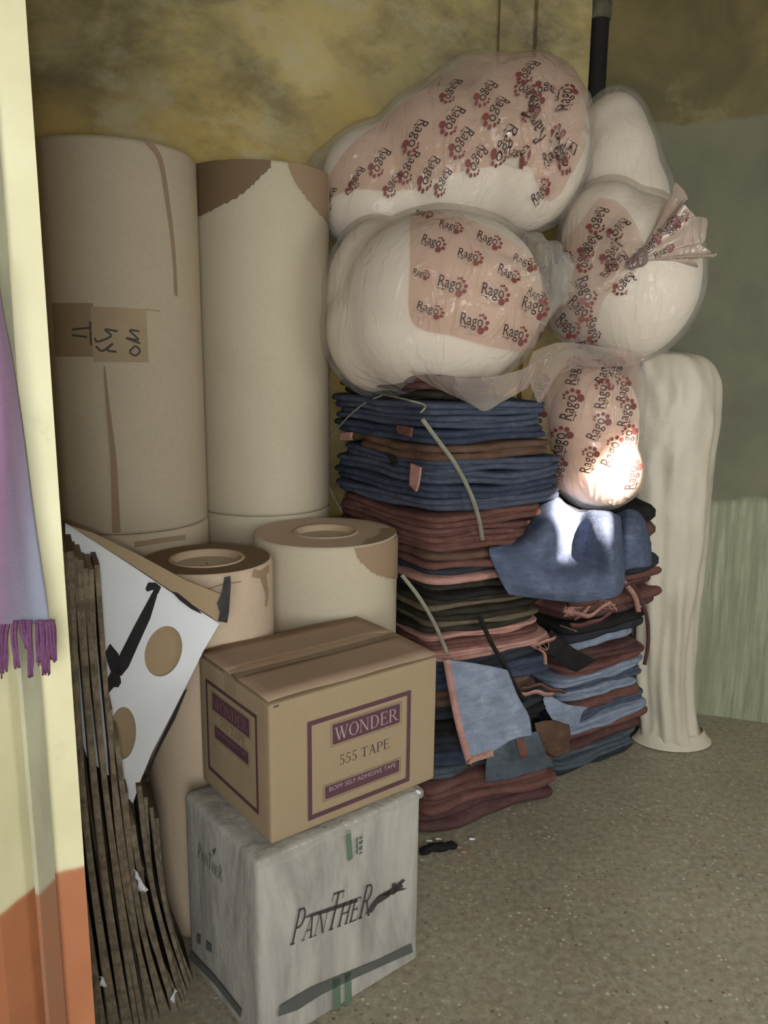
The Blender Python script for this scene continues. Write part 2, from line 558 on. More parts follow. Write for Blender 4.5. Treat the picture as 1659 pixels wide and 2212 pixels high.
def m_dirty():
    t = NT('dirty white carton')
    st = t.noise(7, 6, .65, vec=t.scaled(1.6, 1.6, .35), dist=.4)
    c = t.ramp(st, (.32, lin((128, 122, 116))), (.5, lin((160, 154, 146))), (.68, lin((178, 172, 162))))
    c = t.mix(t.math('MULTIPLY', t.mask(t.noise(4, 6, .65), .52, .7), .5), c, lin((132, 126, 122)))
    t.color(c); t.rough(.6)
    t.bump(t.math('ADD', st, t.noise(16, 4, .6)), .4, .012)
    return t.m
M = dict(
    kraft=m_kraft('kraft paper', (182, 165, 142)), kraft2=m_kraft('pale kraft paper', (184, 170, 147)),
    pinkkraft=m_kraft('reddish kraft paper', (188, 165, 142)),
    darkkraft=m_kraft('dark brown kraft', (112, 90, 66)), midkraft=m_kraft('torn brown kraft', (148, 122, 98)),
    core=m_kraft('paper core', (184, 158, 132)),
    carton=m_kraft('brown carton board', (152, 131, 104)), flap=m_kraft('carton flap board', (158, 132, 110)),
    whitecarton=m_dirty(),
    boardwhite=surf('white lined board', (206, 204, 206), .55, .05, 5, .1, 20, .004),
    boardbrown=m_kraft('brown board back', (150, 128, 98)),
    tapebrown=surf('brown packing tape', (158, 136, 108), .6, .1, 8, .2, 30, .003, .2),
    taperoll=surf('tan gummed tape', (140, 118, 92), .6, .08, 8, .1, 30, .003),
    clear=m_film('clear tape', (214, 196, 172), .14, .08, 30, .3, .5),
    blacktape=surf('black tape', (36, 33, 34), .75, .2, 14, .3, 18, .006, .2),
    purple=plain('purple print', (84, 54, 62), .6), ink=plain('black ink', (60, 54, 52), .7), greyink=plain('faded grey ink', (84, 84, 80), .7),
    fadelight=plain('faded pale print', (122, 92, 92), .6), midbrown=plain('faded brown ink', (112, 84, 66), .7),
    lightink=plain('pale print', (160, 138, 140), .6), green=plain('green print', (88, 108, 88), .6),
    dotred=plain('red print', (120, 66, 62), .5), blackprint=plain('dark film print', (66, 48, 46), .5), faint=plain('faint grey print', (176, 158, 148), .6),
    marker=plain('dark marker', (72, 64, 62), .7),
)
BL = dict(
    blue=m_cloth('blue denim', (72, 76, 90), pale=(96, 103, 120)), deep=m_cloth('deep blue denim', (58, 63, 78), pale=(80, 87, 104)),
    navy=m_cloth('navy denim', (48, 50, 56)), slate=m_cloth('slate blue denim', (76, 82, 88)), light=m_cloth('light blue denim', (124, 132, 148), pale=(158, 165, 180)),
    rust=m_cloth('rust red cloth', (102, 70, 64), pale=(124, 90, 82)), maroon=m_cloth('maroon cloth', (82, 58, 56)), pink=m_cloth('salmon pink cloth', (166, 124, 114)),
    brown=m_cloth('brown cloth', (92, 70, 58)), dark=m_cloth('dark olive cloth', (50, 46, 38)), tan=m_cloth('taupe cloth', (98, 86, 70)), black=m_cloth('black cloth', (38, 36, 35)),
)

# ------------------------------------------------------------------ room shell
BW0 = np.array([.835, 3.40]); BWS = .34                       # back wall: Y = 3.40 + .34 (X - .835)
def bwY(X): return BW0[1] + BWS * (X - BW0[0])
RW0 = np.array([1.349, 3.231]); RWS = -.3268
def rwY(X): return RW0[1] + RWS * (X - RW0[0])
CORN = (3.672 - (3.40 - .34 * .835)) / (.34 + .3268)
CEIL = 3.2
XL, XR = -1.30, 2.30
YF = -1.3
struct('floor', *prism([(XL - .3, -4.8), (XR + .3, -4.8), (XR + .3, 3.9), (XL - .3, 3.9)], -.1, 0), m_floor())
struct('ceiling', *prism([(XL - .3, -4.8), (XR + .3, -4.8), (XR + .3, 3.9), (XL - .3, 3.9)], CEIL, CEIL + .1), surf('limewashed ceiling', (150, 140, 110), .9))  # stretch beyond the doorway wall is added, unseen, to block stray sun
MB_ = m_backwall(); MR = m_rightwall(); MP = m_pillar()
struct('wall_back', *prism([(XL - .2, bwY(XL - .2)), (CORN, bwY(CORN)), (CORN, bwY(CORN) + .15), (XL - .2, bwY(XL - .2) + .15)], 0, CEIL), MB_)
struct('wall_right', *prism([(CORN, rwY(CORN)), (XR + .1, rwY(XR + .1)), (XR + .1, rwY(XR + .1) + .15), (CORN, rwY(CORN) + .15)], 0, CEIL), MR)
struct('wall_left', *prism([(XL - .15, YF), (XL, YF), (XL, bwY(XL)), (XL - .15, bwY(XL))], 0, CEIL), MB_)
# right-hand side wall with the small ventilator the sun comes through
hx = (XR - SUN_T[0]) / -SUN_D[0]
HY, HZ = SUN_T[1] - SUN_D[1] * hx, SUN_T[2] - SUN_D[2] * hx
hw, hh = .20, .11
side = [prism([(XR, -4.8), (XR + .03, -4.8), (XR + .03, HY - hw), (XR, HY - hw)], 0, CEIL),  # its run outside the doorway is added, unseen, to keep stray sun out
        prism([(XR, HY + hw), (XR + .03, HY + hw), (XR + .03, rwY(XR)), (XR, rwY(XR))], 0, CEIL),
        prism([(XR, HY - hw), (XR + .03, HY - hw), (XR + .03, HY + hw), (XR, HY + hw)], 0, HZ - hh),
        prism([(XR, HY - hw), (XR + .03, HY - hw), (XR + .03, HY + hw), (XR, HY + hw)], HZ + hh, CEIL)]
struct('wall_east', *merge(*side), MR)
# wall behind the photographer with the doorway
fr = [prism([(XL, YF), (-.75, YF), (-.75, YF + .08), (XL, YF + .08)][::1], 0, CEIL),
      prism([(1.45, YF), (XR, YF), (XR, YF + .08), (1.45, YF + .08)], 0, CEIL),
      prism([(-.75, YF), (1.45, YF), (1.45, YF + .08), (-.75, YF + .08)], 2.5, CEIL)]
struct('wall_front', *merge(*fr), MB_)
# foreground wall end (cream over an orange dado) beside the photographer
PA, PB, PC, PD = [np.array(p) for p in ((-.482, .897), (-.456, .938), (-.447, .976), (-.412, .997))]
PL = PA + (PA - PB) / np.linalg.norm(PA - PB) * .45
struct('wall_doorway', *prism([tuple(PL), tuple(PA), tuple(PB + (-.006, .012)), tuple(PC + (-.004, .002)), tuple(PD), (-.58, 1.12), (-1.28, 1.10), (-1.28, PL[1])], 0, CEIL), MP)
# painted-over cable trunking running down that wall
dT = (PC - PB) / np.linalg.norm(PC - PB)
nT = np.array([dT[1], -dT[0]])
c0 = PB + nT * .001
struct('trim_1', *prism([tuple(c0), tuple(c0 + nT * .006), tuple(c0 + nT * .006 + dT * .034), tuple(c0 + dT * .036)], 0, CEIL), m_pillar(True))
# stepped pilaster in the corner and the dark drain pipe beside it
bu = np.array([1, BWS]) / math.hypot(1, BWS); bn = np.array([BWS, -1]) / math.hypot(1, BWS)
def onbw(px):
    return onplane(px, 60, [BW0[0], BW0[1], 0], [bn[0], bn[1], 0])[:2]
a, b, c = onbw(1075), onbw(1147), onbw(1262)
struct('trim_2', *prism([tuple(a), tuple(a + bn * .02), tuple(b + bn * .02), tuple(b + bn * .05), tuple(c + bn * .05), tuple(c)], 0, CEIL), MB_)
pp = c + bu * .045 + bn * .035
pv, pf = tube([(pp[0], pp[1], 0.0), (pp[0], pp[1], 1.5), (pp[0], pp[1], CEIL)], .036, 14, 20)
pipe = thing('drain_pipe', 'dark vertical drain pipe in the wall corner above the plastic bags', 'pipe', (pp[0], pp[1], 0))
mpipe = surf('tarred pipe', (30, 28, 26), .8, .3, 8)
link('pipe_body', pv, pf, mpipe, pipe)
for z in (2.80,):
    v, f = tube([(pp[0], pp[1], z - .03), (pp[0], pp[1], z + .03)], .042, 4, 20)
    link('pipe_collar', v, f, surf('stained pipe collar', (92, 88, 70), .9, .4, 30), pipe)

# ------------------------------------------------------------------ paper rolls
def lathe(cx, cy, prof, seg=72, wob=0, seed=0):
    V, Fc = [], []
    r_ = np.random.default_rng(seed)
    ph = r_.uniform(0, 6.28, 4)
    for (r, z) in prof:
        for k in range(seg):
            t = 2 * math.pi * k / seg
            rr = r + wob * (math.sin(2 * t + ph[0]) + .5 * math.sin(3 * t + ph[1] + z * 2) + .4 * math.sin(5 * t + ph[2])) * (1 if r > .1 else .2)
            V.append((cx + rr * math.cos(t), cy + rr * math.sin(t), z))
    n = len(prof)
    for i in range(n - 1):
        Fc += [(i * seg + k, i * seg + (k + 1) % seg, (i + 1) * seg + (k + 1) % seg, (i + 1) * seg + k) for k in range(seg)]
    return V, Fc
ROLL = {}
def roll(cx, cy, r, z0, z1, label, mat, core=.055, group='rolls of brown paper', seed=0, capmat=None):
    t = thing('paper_roll', label, 'paper roll', (cx, cy, z0), group)
    prof = [(core, z0), (r - .006, z0), (r - .001, z0 + .004), (r, z0 + .012)] + [(r, z0 + (z1 - z0) * k / 12) for k in range(1, 12)] + [(r, z1 - .012), (r - .002, z1 - .004), (r - .007, z1)]
    v, f = lathe(cx, cy, prof, 72, .0011, seed)
    link('wrapper', v, f, mat, t)
    e = link('end_face', *lathe(cx, cy, [(r - .007, z1), (r * .8, z1 + .001), (r * .6, z1 - .001), (core + .012, z1)], 72, .0006, seed), capmat or mat, t)
    link('core_tube', *lathe(cx, cy, [(core + .012, z1), (core + .01, z1 + .003), (core, z1 + .002), (core - .002, z1 - .02), (core - .002, z1 - .5)], 40), M['core'], t)
    link('core_plug', *lathe(cx, cy, [(core - .001, z1 - .016), (core * .5, z1 - .014), (.004, z1 - .014)], 40), M['kraft2'], t)
    ROLL[t.name] = (cx, cy, r)
    return t
def cylmap(R, th, z, off=.0012):
    cx, cy, r = R
    return np.array([cx + (r + off) * math.cos(th), cy + (r + off) * math.sin(th), z])
def cylpatch(R, ths, lo, hi, off=.0015, nv=8, jag=0, seed=0):
    """patch on a roll between heights lo(th) and hi(th), given at sample angles"""
    n = 40
    r_ = np.random.default_rng(seed)
    T = np.linspace(0, len(ths) - 1, n)
    th = cr(np.unwrap(np.array(ths))[:, None], T)[:, 0]; L = np.interp(T, range(len(ths)), lo); U_ = np.interp(T, range(len(ths)), hi)
    if jag:
        L = L + r_.uniform(-jag, jag, n)
    V = [cylmap(R, th[i], L[i] + (U_[i] - L[i]) * j / nv, off) for i in range(n) for j in range(nv + 1)]
    k = nv + 1
    return V, [(i * k + j, (i + 1) * k + j, (i + 1) * k + j + 1, i * k + j + 1) for i in range(n - 1) for j in range(nv)]
def cylpx(R, px, py):
    """angle and height on a roll under a view direction (nearest hit)"""
    cx, cy, r = R
    d = ray(px, py)
    ox, oy = CAM[0] - cx, CAM[1] - cy
    A = d[0] ** 2 + d[1] ** 2; B = 2 * (ox * d[0] + oy * d[1]); Cc = ox * ox + oy * oy - r * r
    D = B * B - 4 * A * Cc
    s = (-B - math.sqrt(max(D, 0))) / (2 * A)
    P = CAM + d * s
    return math.atan2(P[1] - cy, P[0] - cx), P[2]
def cylline(R, pxs, width, off=.002, n=30):
    P = [cylpx(R, *p) for p in pxs]
    P = np.array(P); P[:, 0] = np.unwrap(P[:, 0])
    tz = cr(P, np.linspace(0, len(P) - 1, n))
    th, z = tz[:, 0], tz[:, 1]
    V, Fc = [], []
    pts = np.stack([th * R[2], z], 1)
    T = np.gradient(pts, axis=0)
    for i in range(n):
        t = T[i] / (np.linalg.norm(T[i]) + 1e-9)
        w = width(i / (n - 1)) if callable(width) else width
        nn = np.array([-t[1], t[0]]) * w / 2
        for sgn in (-1, 1):
            qv = pts[i] + nn * sgn
            V.append(cylmap(R, qv[0] / R[2], qv[1], off))
    return V, [(2 * i, 2 * i + 1, 2 * i + 3, 2 * i + 2) for i in range(n - 1)]

ZR = 1.0
# lower rolls standing on the floor
rL0 = roll(-.79, 2.42, .240, 0, ZR, 'brown paper roll standing under the tall taped roll at far left', M['kraft'], seed=1)
rM0 = roll(-.41, 2.69, .224, 0, ZR, 'brown paper roll standing under the tall roll with torn dark top', M['kraft2'], seed=2)
rFL = roll(-.456, 2.00, .168, 0, .985, 'short paper roll with dark brown ring end behind the white punched board', M['pinkkraft'], core=.085, seed=3, capmat=M['darkkraft'])
rFR = roll(-.171, 2.290, .2115, 0, .995, 'short wide paper roll behind the brown tape carton, torn brown corner', M['kraft2'], core=.085, seed=4, capmat=M['pinkkraft'])
rLT = roll(-.79, 2.42, .240, ZR + .001, 2.05, 'tall upper paper roll at left with taped handwritten number label', M['kraft'], seed=5)
rMT = roll(-.41, 2.69, .224, ZR + .001, 2.06, 'tall upper paper roll with dark torn wrapper at its top', M['kraft2'], seed=6)
def R_(o): return ROLL[o.name]
# tall left roll: taped label with handwriting, wrapper seams
R = R_(rLT)
tl, tr_ = cylpx(R, 118, 720), cylpx(R, 318, 735)
tm = cylpx(R, 206, 730)
lab = link('label_tape', *cylpatch(R, [tl[0], tm[0]], [cylpx(R, 118, 770)[1]] * 2, [cylpx(R, 118, 655)[1]] * 2, .0034), M['taperoll'], rLT)
lab2 = link('label_tape', *cylpatch(R, [tm[0] - .03, tr_[0]], [cylpx(R, 206, 782)[1]] * 2, [cylpx(R, 206, 664)[1]] * 2, .0040), M['tapebrown'], rLT)
hand = [[(158, 712), (196, 708)], [(158, 724), (190, 728)], [(196, 694), (198, 746)],
        [(254, 716), (228, 712), (240, 726), (212, 738), (206, 730)][:5], [(252, 760), (232, 756), (244, 742), (222, 758), (208, 748)],
        [(300, 716), (280, 714), (298, 734), (272, 730), (302, 742)], [(282, 756), (292, 748), (301, 758), (292, 768), (281, 762), (282, 754)]]
V_ = merge(*[cylline(R, h, .0055, .0052, 26) for h in hand])
link('handwriting', *V_, M['marker'], lab2)
link('wrapper_seam', *cylline(R, [(318, 306), (345, 345), (362, 440), (374, 540), (380, 640)], lambda s: .016 * (1 - .45 * s), .0032), M['midkraft'], rLT)
link('wrapper_seam', *cylline(R, [(226, 792), (234, 880), (246, 1000), (252, 1150)], lambda s: .004 + .018 * s, .0032), M['midkraft'], rLT)
link('wrapper_seam', *cylline(R, [(205, 664), (300, 668), (345, 672)], .003, .0022), M['midkraft'], rLT)
# tall second roll: torn dark wrapper remains
R = R_(rMT)
xs = [(424, 472), (450, 458), (490, 440), (530, 415), (560, 385), (585, 362)]
P = [cylpx(R, *p) for p in xs]
link('torn_wrapper', *cylpatch(R, [p[0] for p in P], [p[1] for p in P], [2.058] * len(P), .0022, 8, .004, 3), M['darkkraft'], rMT)
xs = [(622, 362), (640, 400), (665, 435), (690, 465), (708, 486)]
P = [cylpx(R, *p) for p in xs]
link('torn_wrapper', *cylpatch(R, [p[0] for p in P], [p[1] for p in P], [2.058] * len(P), .0022, 8, .004, 4), M['midkraft'], rMT)
# short right roll: torn corner
R = R_(rFR)
xs = [(764, 1178), (772, 1205), (790, 1225), (815, 1243), (840, 1248), (860, 1248)]
P = [cylpx(R, *p) for p in xs]
link('torn_wrapper', *cylpatch(R, [p[0] for p in P], [p[1] for p in P], [.992] * len(P), .002, 8, .003, 5), M['midkraft'], rFR)
cx, cy, r = R
v2 = [np.array([cx + rr * math.cos(t), cy + rr * math.sin(t), .9985]) for t in np.linspace(-.95, .25, 20) for rr in (r * (.78 if abs(t + .3) < .5 else .9), r - .004)]
link('torn_edge', v2, [(2 * i, 2 * i + 1, 2 * i + 3, 2 * i + 2) for i in range(19)], M['midkraft'], rFR)
# short left roll: stained drip down the wrapper
R = R_(rFL)
link('torn_wrapper', *merge(cylline(R, [(566, 1236), (572, 1262), (576, 1285), (573, 1310)], lambda s: .03 * (1 - .75 * s), .002), cylline(R, [(545, 1238), (562, 1240), (580, 1228)], .02, .0018)), M['midkraft'], rFL)
link('wrapper_seam', *cylline(R, [(440, 1275), (480, 1262), (520, 1256)], .004, .002), M['midkraft'], rFL)
# clear band of tape on the lower left roll
link('label_tape', *cylline(R_(rL0), [(290, 1176), (355, 1166), (400, 1160)], .016, .002), M['clear'], rL0)

# ------------------------------------------------------------------ cartons
EZ = np.array([0, 0, 1.0])
def turn(deg):
    a = math.radians(deg)
    return np.array([math.cos(a), math.sin(a), 0]), np.array([-math.sin(a), math.cos(a), 0])
E1, E2 = turn(39.3)
def carton_shell(o, a, b, c, seed, wob=.004, n=14):
    """closed box as gridded faces, slightly buckled; returns verts, faces"""
    ms = []
    for (p, u, v, su, sv) in ((o, E1, EZ, a, c), (o + E1 * a, E2, EZ, b, c), (o + E1 * a + E2 * b, -E1, EZ, a, c), (o + E2 * b, -E2, EZ, b, c), (o + EZ * c, E1, E2, a, b), (o + E2 * b, E1, -E2, a, b)):
        nn = np.cross(u, v)
        V = []
        for j in range(n + 1):
            for i in range(n + 1):
                s, t = i / n, j / n
                bul = wob * 16 * s * (1 - s) * t * (1 - t)
                V.append(p + u * su * s + v * sv * t + nn * bul)
        ms.append((V, [(j * (n + 1) + i, j * (n + 1) + i + 1, (j + 1) * (n + 1) + i + 1, (j + 1) * (n + 1) + i) for j in range(n) for i in range(n)]))
    return merge(*ms)
def weld(o, d=.0005):
    bm = bmesh.new(); bm.from_mesh(o.data)
    bmesh.ops.remove_doubles(bm, verts=bm.verts, dist=d)
    bmesh.ops.recalc_face_normals(bm, faces=bm.faces)
    bm.to_mesh(o.data); bm.free()
    o.data.polygons.foreach_set('use_smooth', [True] * len(o.data.polygons))
    for e in o.data.edges: pass
    return o
def boxobj(name, m_, mat, parent, bw=.006):
    o = weld(link(name, *m_, mat, parent))
    md = o.modifiers.new('bevel', 'BEVEL'); md.width = bw; md.segments = 3; md.limit_method = 'ANGLE'; md.angle_limit = math.radians(50)
    return o
# lower white carton
PO = atz(555, 1863, .47); PO[2] = 0
pa, pb, pc = .456, .345, .47
white = thing('white_carton', 'worn white carton with panther lettering on the floor at the front', 'carton', tuple(PO))
boxobj('carton_body', carton_shell(PO, pa, pb, pc, 1, .003), M['whitecarton'], white, .012)
def face_front(o): return o, E1, EZ, -E2                      # face running away to the right
def face_left(o, b): return o + E2 * b, -E2, EZ, -E1          # face running away to the left
def px2face(face, px, py):
    o, U, V, N = face
    p = onplane(px, py, o, N) - o
    return p @ U, p @ V
PF = face_front(PO - E2 * .0005); PLF = face_left(PO, pb)
def fpts(face, pts): return [np.array(px2face(face, *p)) for p in pts]
# PANTHER: baseline follows the printed line on the face
x0, y0 = px2face(PF, 622, 2040); x1, y1 = px2face(PF, 800, 1972)
word = serif('PANTHER', .22, [1.35, .95, .95, 1.5, .95, .95, 1.35])
wl = place2(word, x0, y0, (x1 - x0) * .98, (x1 - x0) * 1.75, math.atan2(y1 - y0, x1 - x0))
def poly2(face, pts):
    V = fpts(face, pts)
    return V, [tuple(range(len(V)))]
bar = poly2(PF, [(652, 1981), (668, 1972), (768, 1938), (770, 1945), (700, 1969)])
cat_ = mg(poly2(PF, [(783, 1972), (800, 1968), (812, 1950), (838, 1934), (842, 1918), (815, 1932), (800, 1950), (790, 1968)]),
          poly2(PF, [(815, 1934), (842, 1919), (862, 1906), (868, 1912), (845, 1930)]), poly2(PF, [(842, 1918), (868, 1896), (872, 1899), (860, 1912)]),
          poly2(PF, [(852, 1916), (876, 1916), (868, 1920), (850, 1924)]), poly2(PF, [(843, 1908), (852, 1904), (854, 1924), (846, 1930)]))
def facing(m3, N):
    V, Fc = m3
    out = []
    for f in Fc:
        nrm = np.zeros(3)
        for i in range(len(f)):
            a_, b_ = np.asarray(V[f[i - 1]]), np.asarray(V[f[i]])
            nrm += np.cross(a_, b_)
        out.append(f if nrm @ N > 0 else tuple(reversed(f)))
    return V, out
def printed(name, m2, face, mat, parent, off=.0035):
    o, U, V, N = face
    return link(name, *facing(lift(m2, o, U, V, N, off), N), mat, parent, False)
PW = .0062
printed('lettering', mg(wl, bar), PF, M['ink'], white, PW)
printed('panther_emblem', cat_, PF, M['ink'], white, PW)
printed('print_band', mg(poly2(PF, [(598, 2192), (601, 2170), (668, 2130), (745, 2098), (820, 2068), (886, 2036), (889, 2054), (830, 2080), (750, 2116), (690, 2146), (640, 2178)])), PF, M['greyink'], white, PW)
printed('print_stem', mg(poly2(PF, [(716, 2178), (715, 2112), (732, 2108), (733, 2172)]), poly2(PF, [(742, 2168), (741, 2100), (755, 2094), (757, 2160)])), PF, M['green'], white, PW)
printed('pen_mark', mg(poly2(PF, [(743, 1792), (754, 1789), (759, 1852), (748, 1858)])), PF, M['green'], white, PW)
ic = []
for yy in (1812, 1824, 1836):
    ic += [poly2(PF, [(765, yy), (768, yy - 5), (770, yy - 4), (769, yy + 6), (766, yy + 7)]), poly2(PF, [(772, yy - 5), (779, yy - 8), (780, yy - 5), (773, yy - 1)]), poly2(PF, [(773, yy + 4), (780, yy), (780, yy + 3), (773, yy + 7)])]
printed('handling_icons', mg(*ic), PF, M['greyink'], white, PW)
lx0, ly0 = px2face(PLF, 432, 1848); lx1, ly1 = px2face(PLF, 485, 1900)
printed('side_lettering', place2(word, lx0, ly0, lx1 - lx0, (lx1 - lx0) * 1.5), PLF, M['greyink'], white, PW)
printed('side_band', mg(poly2(PLF, [(415, 2050), (412, 2066), (470, 2125), (525, 2196), (527, 2180), (470, 2108)])), PLF, M['greyink'], white, PW)
printed('side_marking', mg(poly2(PLF, [(430, 2016), (438, 2020), (438, 2038), (430, 2034)]), poly2(PLF, [(450, 2030), (462, 2040), (462, 2056), (450, 2048)]), poly2(PLF, [(463, 1836), (472, 1832), (468, 1846)])), PLF, M['greyink'], white, PW)
# clear wrap torn along the top edge of the white carton
wv, wf = patch([[PO + E1 * (pa * s) - E2 * .007 + EZ * (pc - .012 - .012 * math.sin(9 * s) ** 2) for s in np.linspace(0, 1, 9)], [PO + E1 * (pa * s) - E2 * .007 + EZ * (pc + .003) for s in np.linspace(0, 1, 9)], [PO + E1 * (pa * s) + E2 * .02 + EZ * (pc + .0065) for s in np.linspace(0, 1, 9)]], 40, 8)
link('clear_wrap', wv, wf, m_film('carton wrap film', (225, 222, 215), .2, .6, 22, .15), white)
for (px, py) in ((905, 1712),):
    p = onplane(px, py, PO - E2 * .007, -E2)
    v, f, = blob([(p, (.006, .004, .005)), (p + np.array([-.005, 0, .004]), (.004, .004, .004))], .002, 3)[::2]
    link('torn_wrap', v, f, M['boardwhite'], white)

# brown tape carton on top of it
WO = atz(586, 1826, .476)
E1, E2 = turn(37.6)
wa, wb, wc = .460, .338, .318
tape_c = thing('tape_carton', 'brown tape carton with purple framed print, on the white carton', 'carton', tuple(WO))
boxobj('carton_body', carton_shell(WO, wa, wb, wc, 2, .003), M['carton'], tape_c, .006)
def flap(name, o, u, v, a, b, th, tilt=0, mat=None):
    V = []
    n = 16
    for j in range(5):
        for i in range(n + 1):
            s, t = i / n, j / 4
            V.append(o + u * a * s + v * b * t + EZ * (th + tilt * t + .0012 * math.sin(5 * s + 3 * t) + (.0016 * math.sin(11 * s) if j == 0 else 0)))
    k = n + 1
    ob = link(name, V, [(j * k + i, j * k + i + 1, (j + 1) * k + i + 1, (j + 1) * k + i) for j in range(4) for i in range(n)], mat or M['flap'], tape_c)
    return solid(ob, .004, -1)
TO = WO + EZ * (wc)
flap('top_flap', TO + E2 * .003, E1, E2, wa, wb * .5 - .004, .0105, .002)
flap('top_flap', TO + E2 * (wb - .003), E1, -E2, wa, wb * .5 - .004, .0105, -.001)
seam = TO + E2 * (wb * .5) + EZ * .0145
tv, tf = patch([[seam + E1 * (wa * s) + E2 * (.028 * d) + EZ * (.0006 * math.sin(9 * s) + (.0 if abs(d) < 1 else -.001)) for s in np.linspace(-.0, 1, 9)] for d in (-1, 0, 1)], 30, 5)
ct = link('packing_tape', tv, tf, M['clear'], tape_c)
le = WO + E2 * (wb * .5) - E1 * .0042 + EZ * (wc + .014)
link('tape_end', *patch([[le + E2 * (.026 * d) - EZ * (.05 * k) for d in (-1, 0, 1)] for k in (0, .33, .66, 1)], 6, 8), M['clear'], tape_c)
WF = face_front(WO); WLF = face_left(WO, wb)
def wonder_print(face, x0, y0, x1, y1, bw, small):
    w, h = x1 - x0, y1 - y0
    fr_ = frame2(x0, y0, x1, y1, bw)
    L = ((.14, .72, .86, .90), (.17, .43, .83, .555), .60) if small else ((.225, .69, .885, .895), (.155, .155, .885, .285), .455)
    (ax, ay, bx_, by_), (cx_, cy_, dx_, dy_), ty = L
    box1 = rrect(x0 + ax * w, y0 + ay * h, x0 + bx_ * w, y0 + by_ * h, .012 * w)
    box2 = rrect(x0 + cx_ * w, y0 + cy_ * h, x0 + dx_ * w, y0 + dy_ * h, .012 * w)
    t1 = serif('WONDER'); t2 = serif('555 TAPE')
    bw1, bh1 = (bx_ - ax) * w, (by_ - ay) * h
    W1 = place2(t1, x0 + ax * w + .03 * bw1, y0 + ay * h + .17 * bh1, .94 * bw1, .66 * bh1 / max(p[1] for p in t1[0]))
    T2 = place2(t2, x0 + .285 * w, y0 + ty * h, .50 * w, (.085 if small else .105) * h / max(p[1] for p in t2[0]))
    tm_ = textmesh('BOPP SELF ADHESIVE TAPE')
    bw2, bh2 = (dx_ - cx_) * w, (dy_ - cy_) * h
    T3 = place2(tm_, x0 + cx_ * w + .05 * bw2, y0 + cy_ * h + .52 * bh2, .90 * bw2, .90 * bw2)
    out1 = frame2(x0 + (ax - .018) * w, y0 + (ay - .018) * h, x0 + (bx_ + .018) * w, y0 + (by_ + .018) * h, .003 * w)
    out2 = frame2(x0 + (cx_ - .018) * w, y0 + (cy_ - .018) * h, x0 + (dx_ + .018) * w, y0 + (dy_ + .018) * h, .003 * w)
    printed('print_frame', mg(fr_, out1, out2), face, M['purple'], tape_c, .0038)
    pa_ = printed('name_panel', box1, face, M['purple'], tape_c, .0039)
    pb_ = printed('text_panel', box2, face, M['purple'], tape_c, .0039)
    lt = M['fadelight'] if small else M['lightink']
    link('lettering', *facing(lift(W1, *face, .0044), face[3]), lt, pa_, False)
    link('lettering', *facing(lift(T3, *face, .0044), face[3]), lt, pb_, False)
    printed('lettering', T2, face, M['midbrown'] if small else M['ink'], tape_c, .004)
A0 = px2face(WF, 664, 1776); A1 = px2face(WF, 886, 1486)
wonder_print(WF, A0[0], A0[1] + .004, A1[0], A1[1] - .004, .0105, False)
B0 = px2face(WLF, 450, 1474); B1 = px2face(WLF, 567, 1768)
def fy(px, py): return px2face(WLF, px, py)
bx0 = fy(450, 1560)[0]; bx1 = fy(560, 1660)[0]
byt = fy(555, 1542)[1]; byb = fy(567, 1766)[1]
wonder_print(WLF, bx0, byb + .002, bx1, byt - .002, .008, True)
# worn black corner scuff on the front edge
printed('scuff', mg(poly2(WF, [(588, 1525), (601, 1521), (600, 1524), (589, 1528)])), WF, M['ink'], tape_c, .0045)

